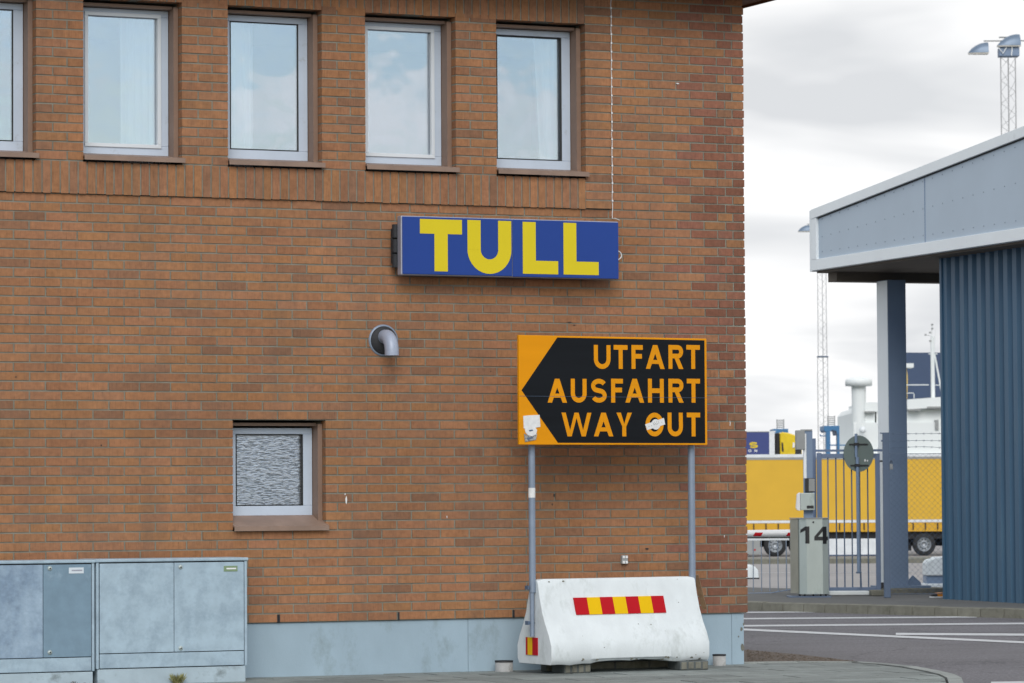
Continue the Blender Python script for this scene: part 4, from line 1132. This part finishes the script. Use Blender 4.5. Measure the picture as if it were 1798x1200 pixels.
M().prism([(X(1290), 0), (X(1328.5), 0), (X(1327), Z(1001)), (X(1322), Z(995)), (X(1314), Z(991.5)), (X(1290), Z(991))], 'y', -.2, .2).build('block_body', M_CONC, o, bevel=.03)
M().box(X(1290), X(1329), -.21, .21, -.02, .03).build('rubber_foot', M_DARK, o)

# ================================================================== LORRIES
def wheel(parent, x, y, r, w=.30):
    ty = M().lathe([(r*.60, -w/2), (r*.93, -w/2), (r, -w*.32), (r, w*.32), (r*.93, w/2), (r*.60, w/2)], (x, y, r), 'y', 36).build('tyre', M_TYRE, parent)
    M().lathe([(0, .0), (r*.2, 0), (r*.24, -.10), (r*.30, -.11), (r*.34, -.02), (r*.50, -.0), (r*.56, -.12), (r*.60, -w/2), (r*.62, -w/2)], (x, y, r), 'y', 30).build('rim', M_RIM, ty)
    hb = M()
    for k in range(10):
        a_ = 2*math.pi*k/10; hb.tube([(x+r*.42*math.cos(a_), y-.035, r+r*.42*math.sin(a_)), (x+r*.42*math.cos(a_), y+.03, r+r*.42*math.sin(a_))], r*.05, 8)
    hb.build('hub_hole', M_DARK, ty)
dT = 143; zT = yz(143)
o, X, Z = vthing('lorry_trailer', 'long yellow curtain sided trailer with white roof edge parked in the yard', 'trailer', 1490, dT, zT)
xa, xb = X(1180), X(1800)
M().box(xa, xb, 0, 2.5, Z(913), Z(803)).build('curtain_side', M_TARP, o)
M().box(xa, xb, -.03, 2.53, Z(803), Z(797.5)).build('roof_edge', M_WPAINT, o)
M().box(xa, xb, -.015, .0, Z(807), Z(803.2)).build('track_strip', M_GREY, o)
M().box(xa, xb, -.02, .0, Z(918), Z(913.5)).build('pale_strip', M_WPAINT, o)
M().box(xa, xb, -.01, 2.5, Z(934), Z(918.4)).build('side_board', M_TARPD, o)
m = M()
for k in range(22):
    uu = 1320+(k-4)*21.5; m.box(X(uu), X(uu+2), -.05, -.01, Z(931), Z(919))
m.build('curtain_buckle', M_CHAS, o)
m = M(); m.box(xa+.3, xb-.3, .2, 2.3, Z(947), Z(934)); m.box(xa+.3, xb-.3, .9, 1.6, Z(960), Z(947)); m.box(X(1389), X(1450), .05, 2.4, Z(958), Z(947)); m.build('chassis', M_CHAS, o)
M().box(X(1452), X(1545), .02, .08, Z(974), Z(946)).build('side_guard', M_WPAINT, o)
M().box(X(1545), X(1600), .6, 1.8, Z(968), Z(945)).build('tank', M_CHAS, o)
for uu in (1300, 1358.5, 1402): 
    wheel(o, X(uu), .18, .44)
for uu in (1620, 1676, 1732): wheel(o, X(uu), .18, .44)
m = M(); m.box(X(1314), X(1332), -.02, .25, Z(972), Z(947)); m.box(X(1290), X(1314), -.02, .25, Z(972), Z(947)); m.build('light_board', M_GREY, o)
M().box(X(1321), X(1324), -.03, -.02, Z(966), Z(963)).build('marker_lamp', M_RED, o)
# lorry behind it
dQ = 172; zQ = yz(175)-.02
o, X, Z = vthing('lorry', 'yellow lorry cab with navy curtain sided body behind the yellow trailer', 'lorry', 1360, dQ, zQ)
M().box(X(1000), X(1349.5), 0, 2.5, 1.2, Z(759)).build('curtain_side', M_TBLUE, o)
M().prism([(X(1349.5), 1.2), (X(1359), 1.2), (X(1359), Z(760)), (X(1362), Z(757)), (X(1349.5), Z(757.5))], 'y', -.03, 2.5).build('front_frame', M_WPAINT, o)
M().box(X(1000), X(1349.4), -.02, 2.5, Z(759), Z(757.8)).build('roof_edge', M_GREY, o)
m = M(); letters(m, [('S', X(1314.5), X(1329.5), Z(787), Z(776.5))], -.006, .07); m.build('lettering', M_CABY, o)
m = M(); letters(m, [('O', X(1312.5), X(1318), Z(794), Z(789.5)), ('N', X(1323.5), X(1328), Z(794), Z(789.5))], -.006, .03); m.build('lettering', M_PAPER, o)
cabo = M().prism([(X(1368.5), .9), (X(1407), .9), (X(1407), Z(784)), (X(1401), Z(770)), (X(1394), Z(764)), (X(1383), Z(760.5)), (X(1372), Z(759)), (X(1368.5), Z(762))], 'y', .05, 2.45).build('cab', M_CABY, o, bevel=.05)
M().prism([(X(1360.5), .9), (X(1368.3), .9), (X(1368.3), Z(762)), (X(1366), Z(760)), (X(1362), Z(763))], 'y', .2, 2.3).build('gap_shade', M_CHAS, cabo)  # black block standing in for the shade in the gap behind the cab
M().prism([(X(1371.5), Z(793)), (X(1375), Z(794)), (X(1374), Z(778)), (X(1371), Z(777))], 'y', .035, .06).build('side_slot', M_CHAS, cabo)
M().box(X(1395), X(1406), .03, .06, Z(800), Z(783)).build('side_window', M_GASKET, cabo)
M().prism([(X(1390.5), Z(787)), (X(1394), Z(786)), (X(1394), Z(778)), (X(1391), Z(777.5))], 'y', .0, .04).build('mirror', M_WHITE, cabo)
m = M(); m.box(X(1000), X(1407), .4, 2.1, .7, 1.2); m.build('chassis', M_CHAS, o)
for uu in (1395, 1330, 1290): wheel(o, X(uu), .2, .5)

# ================================================================== BLUE CARRIERS, MASTS, SHIP
def carrier(u, d, top_v, w_u, label, arm):
    zc = yz(min(d, 259)); o, X, Z = vthing('straddle_carrier', label, 'crane', u, d, zc, 'blue harbour carriers behind the lorries')
    a_, b_ = X(u-w_u/2), X(u+w_u/2); t_ = Z(top_v); w_ = b_-a_; lw = w_*.28
    m = M(); m.prism([(a_, t_), (a_, t_-w_*.28), (a_+w_*.12, t_-w_*.42), (a_+lw+w_*.12, t_-w_*.36), (a_+w_*.55, t_-w_*.26), (b_-w_*.20, t_-w_*.34), (b_-w_*.14, t_-w_*.6), (b_, t_-w_*.6), (b_, t_)], 'y', 0, 3)
    m.build('portal_beam', M_CRANE, o)
    m = M(); m.box(a_+w_*.14, a_+w_*.40, 0, .8, 0, t_-w_*.35); m.build('leg', M_CRANE, o)
    m = M(); m.box(b_-w_*.15, b_, 0, .8, 0, t_-w_*.55); m.build('leg', M_CRANE, o)
    m = M(); m.box(a_+w_*.40, b_+w_*.6 if arm else b_, .2, .5, t_-w_*1.30, t_-w_*1.22); m.box(a_-w_*.25, a_+w_*.15, .2, .4, t_-w_*.68, t_-w_*.62); m.box(a_-w_*.25, a_-w_*.2, .2, .4, t_-w_*.68, t_-w_*.55); m.build('arm', M_CRANE, o)
    m = M(); c_ = (a_+b_)/2
    for sx in (-.2, .2): m.tube([(c_+sx, .3, t_), (c_+sx, .3, t_+w_*.66)], .03, 5)
    for k in range(5): m.box(c_-.19, c_+.19, .28, .32, t_+w_*.12*k+.06, t_+w_*.12*k+.12)
    m.build('ladder_mast', M_GREY, o)
carrier(1370, 215, 753.5, 26, 'blue portal carrier with only its top showing above the lorry cab', False)
carrier(1459.5, 215, 748, 27, 'blue portal carrier with arched legs seen above the gate', True)

def mast(u, d, vtop, wpx, label):
    zc = yz(min(d, 259)); o, X, Z = vthing('light_mast', label, 'light mast', u, d, zc, 'lattice floodlight masts in the harbour')
    m = M(); w_ = .62; h = Z(vtop); r_ = .027
    ang = [math.radians(a_) for a_ in (200, 330, 80)]
    P_ = lambda k, z_, s_=1.: (w_*.62*s_*math.cos(ang[k]), w_*.62*s_*math.sin(ang[k]), z_)
    sc_ = lambda z_: 1.18 if z_ < h*.55 else 1.0
    for k in range(3):
        m.tube([P_(k, 0, 1.18), P_(k, h*.55, 1.18)], r_*1.1, 5); m.tube([P_(k, h*.55, 1.), P_(k, h, 1.)], r_, 5)
    z_ = 0; i = 0
    while z_ < h-.5:
        s_ = sc_(z_)
        for k in range(3):
            a2, b2 = (k, (k+1) % 3) if i % 2 == 0 else ((k+1) % 3, k)
            m.tube([P_(a2, z_, s_), P_(b2, min(z_+.55, h), s_)], .010, 4)
        z_ += .55; i += 1
    m.build('lattice', M_LATT, o)
    m = M(); m.tube([(0, 0, h*.55-.05), (0, 0, h*.55+.05)], w_*.62*1.25, 12); m.build('splice_ring', M_GPOST, o)
    M().box(-.45, .52, -.35, .35, h, h+.44).build('winch_box', M_COLU, o, bevel=.04)
    M().tube([(-.50, -.38, h+.42), (-.28, -.42, h+.12), (-.1, -.40, h+.44)], .03, 6).tube([(.12, -.40, h+.02), (.16, -.40, h+.44)], .03, 6).build('lamp_cable', M_TRIM, o)
    M().tube([(-1.15, 0, h+.78), (1.15, 0, h+.78)], .035, 6).tube([(-.42, 0, h+.95), (.40, 0, h+.95)], .04, 6).tube([(0, 0, h+.44), (0, 0, h+.95)], .04, 6).build('crossarm', M_GREY, o)
    def lamp(cx_, cy_, rz_, s_=1., zb=0.):
        m = M(); n_ = 12; ln = .95*s_
        secs = []
        for t_ in (0, .15, .35, .6, .85, 1.):
            hh = .48*s_*(math.sin(min(1, t_*1.05)*math.pi*.52)**.75)+.03; ww = .28*s_*(.35+.65*math.sin(min(1, t_+.1)*math.pi*.55))
            secs.append([(cx_+(-ln/2+ln*t_)*math.cos(rz_)-yy_*math.sin(rz_), cy_+(-ln/2+ln*t_)*math.sin(rz_)+yy_*math.cos(rz_), zb+.06+zz_) for yy_, zz_ in [(ww*math.cos(math.pi*q/8), hh*math.sin(math.pi*q/8)) for q in range(9)]])
        vs = [v for s2 in secs for v in s2]; k9 = 9
        m.add(vs, [(i*k9+j, i*k9+j+1, (i+1)*k9+j+1, (i+1)*k9+j) for i in range(5) for j in range(8)], smooth=True)
        m.add(secs[0], [tuple(range(9))]); m.add(secs[-1], [tuple(range(9))])
        lo2 = m.build('floodlight', M_LAMP, o)
        m = M(); m.add([(v[0], v[1], zb) for v in (secs[0][0], secs[2][0], secs[5][0], secs[5][8], secs[2][8], secs[0][8])]+[(v[0], v[1], zb+.055) for v in (secs[0][0], secs[2][0], secs[5][0], secs[5][8], secs[2][8], secs[0][8])], [(0,1,2,3,4,5), (6,7,8,9,10,11)]+[(i, (i+1) % 6, (i+1) % 6+6, i+6) for i in range(6)]); m.build('lens', M_LENS, lo2)
    lamp(-1.42, 0, 0, 1., h+.14); lamp(-.0, -.25, math.radians(8), 1.12, h+.45); lamp(1.42, .1, math.radians(180), 1., h+.14)
    return o
mast(1776, 177, 98, 24, 'lattice floodlight mast rising behind the canopy at the right edge')
mast(1444.5, 300, 410, 14, 'thinner far lattice floodlight mast left of the canopy column')

dS = 350
o, X, Z = vthing('ferry', 'white ship superstructure with navy funnel, radome column and mast', 'ship', 1580, dS, -1.8)
s = dS/F
M().prism([(X(1440), -1), (X(1760), -1), (X(1760), Z(800)), (X(1440), Z(800))], 'y', 0, 22).build('hull', M_SHIPW, o)
sp_ = M(); sp_.prism([(X(1499), Z(800)), (X(1720), Z(800)), (X(1720), Z(742)), (X(1499), Z(742))], 'y', .6, 18)
sp_.prism([(X(1499), Z(742)), (X(1537), Z(742)), (X(1537), Z(723)), (X(1545), Z(723)), (X(1545), Z(706)), (X(1520), Z(706)), (X(1520), Z(712)), (X(1506), Z(716)), (X(1499), Z(725))], 'y', .9, 18)
sp_.prism([(X(1540), Z(743)), (X(1720), Z(743)), (X(1720), Z(714)), (X(1540), Z(718))], 'y', 1.0, 18)
so_ = sp_.build('superstructure', M_SHIPW, o)
M().prism([(X(1593), Z(719)), (X(1720), Z(714)), (X(1720), Z(693)), (X(1593), Z(702))], 'y', .0, 14).build('bridge_wing', M_SHIPW, o)
m = M(); m.box(X(1594), X(1616), -.1, 1, Z(722), Z(719)); m.box(X(1627), X(1662), -.1, 1, Z(718), Z(714.5)); m.build('underside_strip', M_GREY, o)
M().box(X(1642), X(1648), .4, .98, Z(755), Z(738)).build('door', M_GREY, so_)
M().box(X(1519), X(1536), .3, .88, Z(725), Z(722)).build('door', M_GREY, so_)
M().lathe([(12.5*s, Z(800)), (12.5*s, Z(690)), (12.8*s, Z(684)), (12.8*s, Z(678)), (23.5*s, Z(677)), (24*s, Z(668)), (22*s, Z(665)), (13*s, Z(662.5)), (0, Z(661.5))], (X(1509.5), 1.2, 0), 'z', 32).build('radome_column', M_SHIPW, o)
M().lathe([(0, -.0), (6*s, 0), (6*s, .5)], (X(1509.5)+3*s, -.9, Z(755)), 'y', 16).build('porthole', M_TRIM, o)
M().prism([(X(1594), Z(742)), (X(1720), Z(742)), (X(1720), Z(614)), (X(1592.5), Z(613))], 'y', 9, 18).build('funnel', M_SHIPB, o)
m = M(); m.tube([(X(1642), 2, Z(703)), (X(1642), 2, Z(596)), (X(1643), 2, Z(590))], 3.6*s, 10); m.tube([(X(1645.5), 2, Z(622)), (X(1660), 2, Z(702))], 1.6*s, 8)
m.tube([(X(1641), 2, Z(592)), (X(1641.5), 2, Z(568))], .7*s, 6); m.tube([(X(1648), 2, Z(600)), (X(1648), 2, Z(578))], .5*s, 6)
m.tube([(X(1635), 2, Z(621)), (X(1651), 2, Z(621))], .9*s, 6); m.tube([(X(1646), 2, Z(676)), (X(1661), 2, Z(676))], .8*s, 6)
m.build('signal_mast', M_SHIPW, o)
m = M()
for (uu, vv) in ((1630, 587), (1638, 583), (1642, 569), (1642, 576), (1638, 598)): m.box(X(uu-1.5), X(uu+1.5), 1.8, 2.2, Z(vv+1.4), Z(vv-1.4))
m.tube([(X(1630), 2, Z(587)), (X(1642), 2, Z(590))], .3*s, 5); m.build('aerial', M_GREY, o)
M().box(X(1588), X(1607.5), 1.5, 4, Z(645), Z(637.5)).build('lookout_box', M_SHIPW, o)
M().prism([(X(1589), Z(700)), (X(1596.5), Z(700)), (X(1598), Z(662)), (X(1596), Z(645)), (X(1589), Z(645))], 'y', 2, 4).build('davit', mat('buff_paint', srgb(196, 172, 104), .6), o)
m = M(); m.tube([(X(1588), 1, Z(676)), (X(1632.5), 1, Z(676))], 1.0*s, 6); m.tube([(X(1590), 1, Z(691)), (X(1605), 1, Z(690)), (X(1606.5), 1, Z(692)), (X(1606.5), 1, Z(700))], .7*s, 6); m.build('handrail', M_SHIPW, o)

# ================================================================== SKY, SUN, CAMERA
SUN_AZ, SUN_EL = math.radians(203), math.radians(36)       # azimuth measured from +Y towards +X
w = bpy.data.worlds.new('World'); sc.world = w; w.use_nodes = True; nt = w.node_tree; nt.nodes.clear()
out = nt.nodes.new('ShaderNodeOutputWorld'); bg = nt.nodes.new('ShaderNodeBackground'); sky = nt.nodes.new('ShaderNodeTexSky')
sky.sky_type = 'NISHITA'; sky.sun_disc = False; sky.sun_elevation = SUN_EL; sky.sun_rotation = SUN_AZ
sky.air_density = 1.0; sky.dust_density = 1.2; sky.ozone_density = 1.2
tc = nt.nodes.new('ShaderNodeTexCoord'); sep = nt.nodes.new('ShaderNodeSeparateXYZ'); nt.links.new(tc.outputs['Generated'], sep.inputs[0])
def math_(op, a, b=None, clamp=False):
    n = nt.nodes.new('ShaderNodeMath'); n.operation = op; n.use_clamp = clamp
    for i, s_ in enumerate((a, b)):
        if s_ is None: continue
        if isinstance(s_, (int, float)): n.inputs[i].default_value = s_
        else: nt.links.new(s_, n.inputs[i])
    return n.outputs[0]
# clouds on a flat layer: direction divided by its height
zc = math_('ADD', math_('MAXIMUM', sep.outputs[2], 0.0), .16)
cmb = nt.nodes.new('ShaderNodeCombineXYZ'); nt.links.new(math_('DIVIDE', sep.outputs[0], zc), cmb.inputs[0]); nt.links.new(math_('DIVIDE', sep.outputs[1], zc), cmb.inputs[1])
n1 = nt.nodes.new('ShaderNodeTexNoise'); n1.inputs['Scale'].default_value = 1.5; n1.inputs['Detail'].default_value = 8; n1.inputs['Roughness'].default_value = .55; nt.links.new(cmb.outputs[0], n1.inputs['Vector'])
n2 = nt.nodes.new('ShaderNodeTexNoise'); n2.inputs['Scale'].default_value = 1.7; n2.inputs['Detail'].default_value = 4; n2.inputs['Distortion'].default_value = .3; nt.links.new(cmb.outputs[0], n2.inputs['Vector'])
# more cloud towards the harbour (azimuth of the view), clearer behind the camera
dirh = math_('ADD', math_('MULTIPLY', sep.outputs[0], math.sin(YAW)), math_('MULTIPLY', sep.outputs[1], math.cos(YAW)))
bank = math_('MULTIPLY', math_('MULTIPLY', math_('SUBTRACT', sep.outputs[0], .375), 12., True), math_('MULTIPLY', math_('MULTIPLY', sep.outputs[1], -1.), 3., True), True)
cov = math_('ADD', math_('ADD', n1.outputs[0], math_('MULTIPLY', bank, .16)), math_('MULTIPLY', dirh, .22))
mask = nt.nodes.new('ShaderNodeValToRGB'); nt.links.new(cov, mask.inputs[0]); e = mask.color_ramp.elements; e[0].position = .36; e[1].position = .50
shade = nt.nodes.new('ShaderNodeValToRGB'); nt.links.new(n2.outputs[0], shade.inputs[0]); e = shade.color_ramp.elements
e[0].position = .38; e[0].color = (5.6, 5.75, 5.95, 1); e[1].position = .56; e[1].color = (8.1, 8.12, 8.15, 1)
mx = nt.nodes.new('ShaderNodeMix'); mx.data_type = 'RGBA'; nt.links.new(mask.outputs[0], mx.inputs[0]); nt.links.new(sky.outputs[0], mx.inputs[6]); nt.links.new(shade.outputs[0], mx.inputs[7])
nt.links.new(mx.outputs[2], bg.inputs['Color']); bg.inputs['Strength'].default_value = .10; nt.links.new(bg.outputs[0], out.inputs[0])

sd = bpy.data.lights.new('sun', 'SUN'); sd.energy = 1.15; sd.angle = math.radians(35); sd.color = (1, .96, .90)
so2 = bpy.data.objects.new('sun', sd); COL.objects.link(so2)
dv = Vector((math.sin(SUN_AZ)*math.cos(SUN_EL), math.cos(SUN_AZ)*math.cos(SUN_EL), math.sin(SUN_EL)))
so2.rotation_euler = dv.to_track_quat('Z', 'Y').to_euler(); so2.location = (0, -10, 20)

cd = bpy.data.cameras.new('camera'); cam = bpy.data.objects.new('camera', cd); COL.objects.link(cam); sc.camera = cam
cd.sensor_width = 36; cd.sensor_fit = 'HORIZONTAL'; cd.lens = 36*F/1798; cd.clip_end = 20000; cd.clip_start = .5
mt = Matrix(((CR.x, CU.x, -CF.x, CAM.x), (CR.y, CU.y, -CF.y, CAM.y), (CR.z, CU.z, -CF.z, CAM.z), (0, 0, 0, 1))); cam.matrix_world = mt
cd.dof.use_dof = True; cd.dof.focus_distance = 31; cd.dof.aperture_fstop = 9
sc.render.engine = 'CYCLES'; sc.cycles.max_bounces = 6; sc.cycles.transparent_max_bounces = 8
sc.view_settings.view_transform = 'Standard'; sc.view_settings.look = 'None'; sc.view_settings.exposure = .40; sc.view_settings.gamma = 1
sc.render.resolution_x = 1024; sc.render.resolution_y = 683
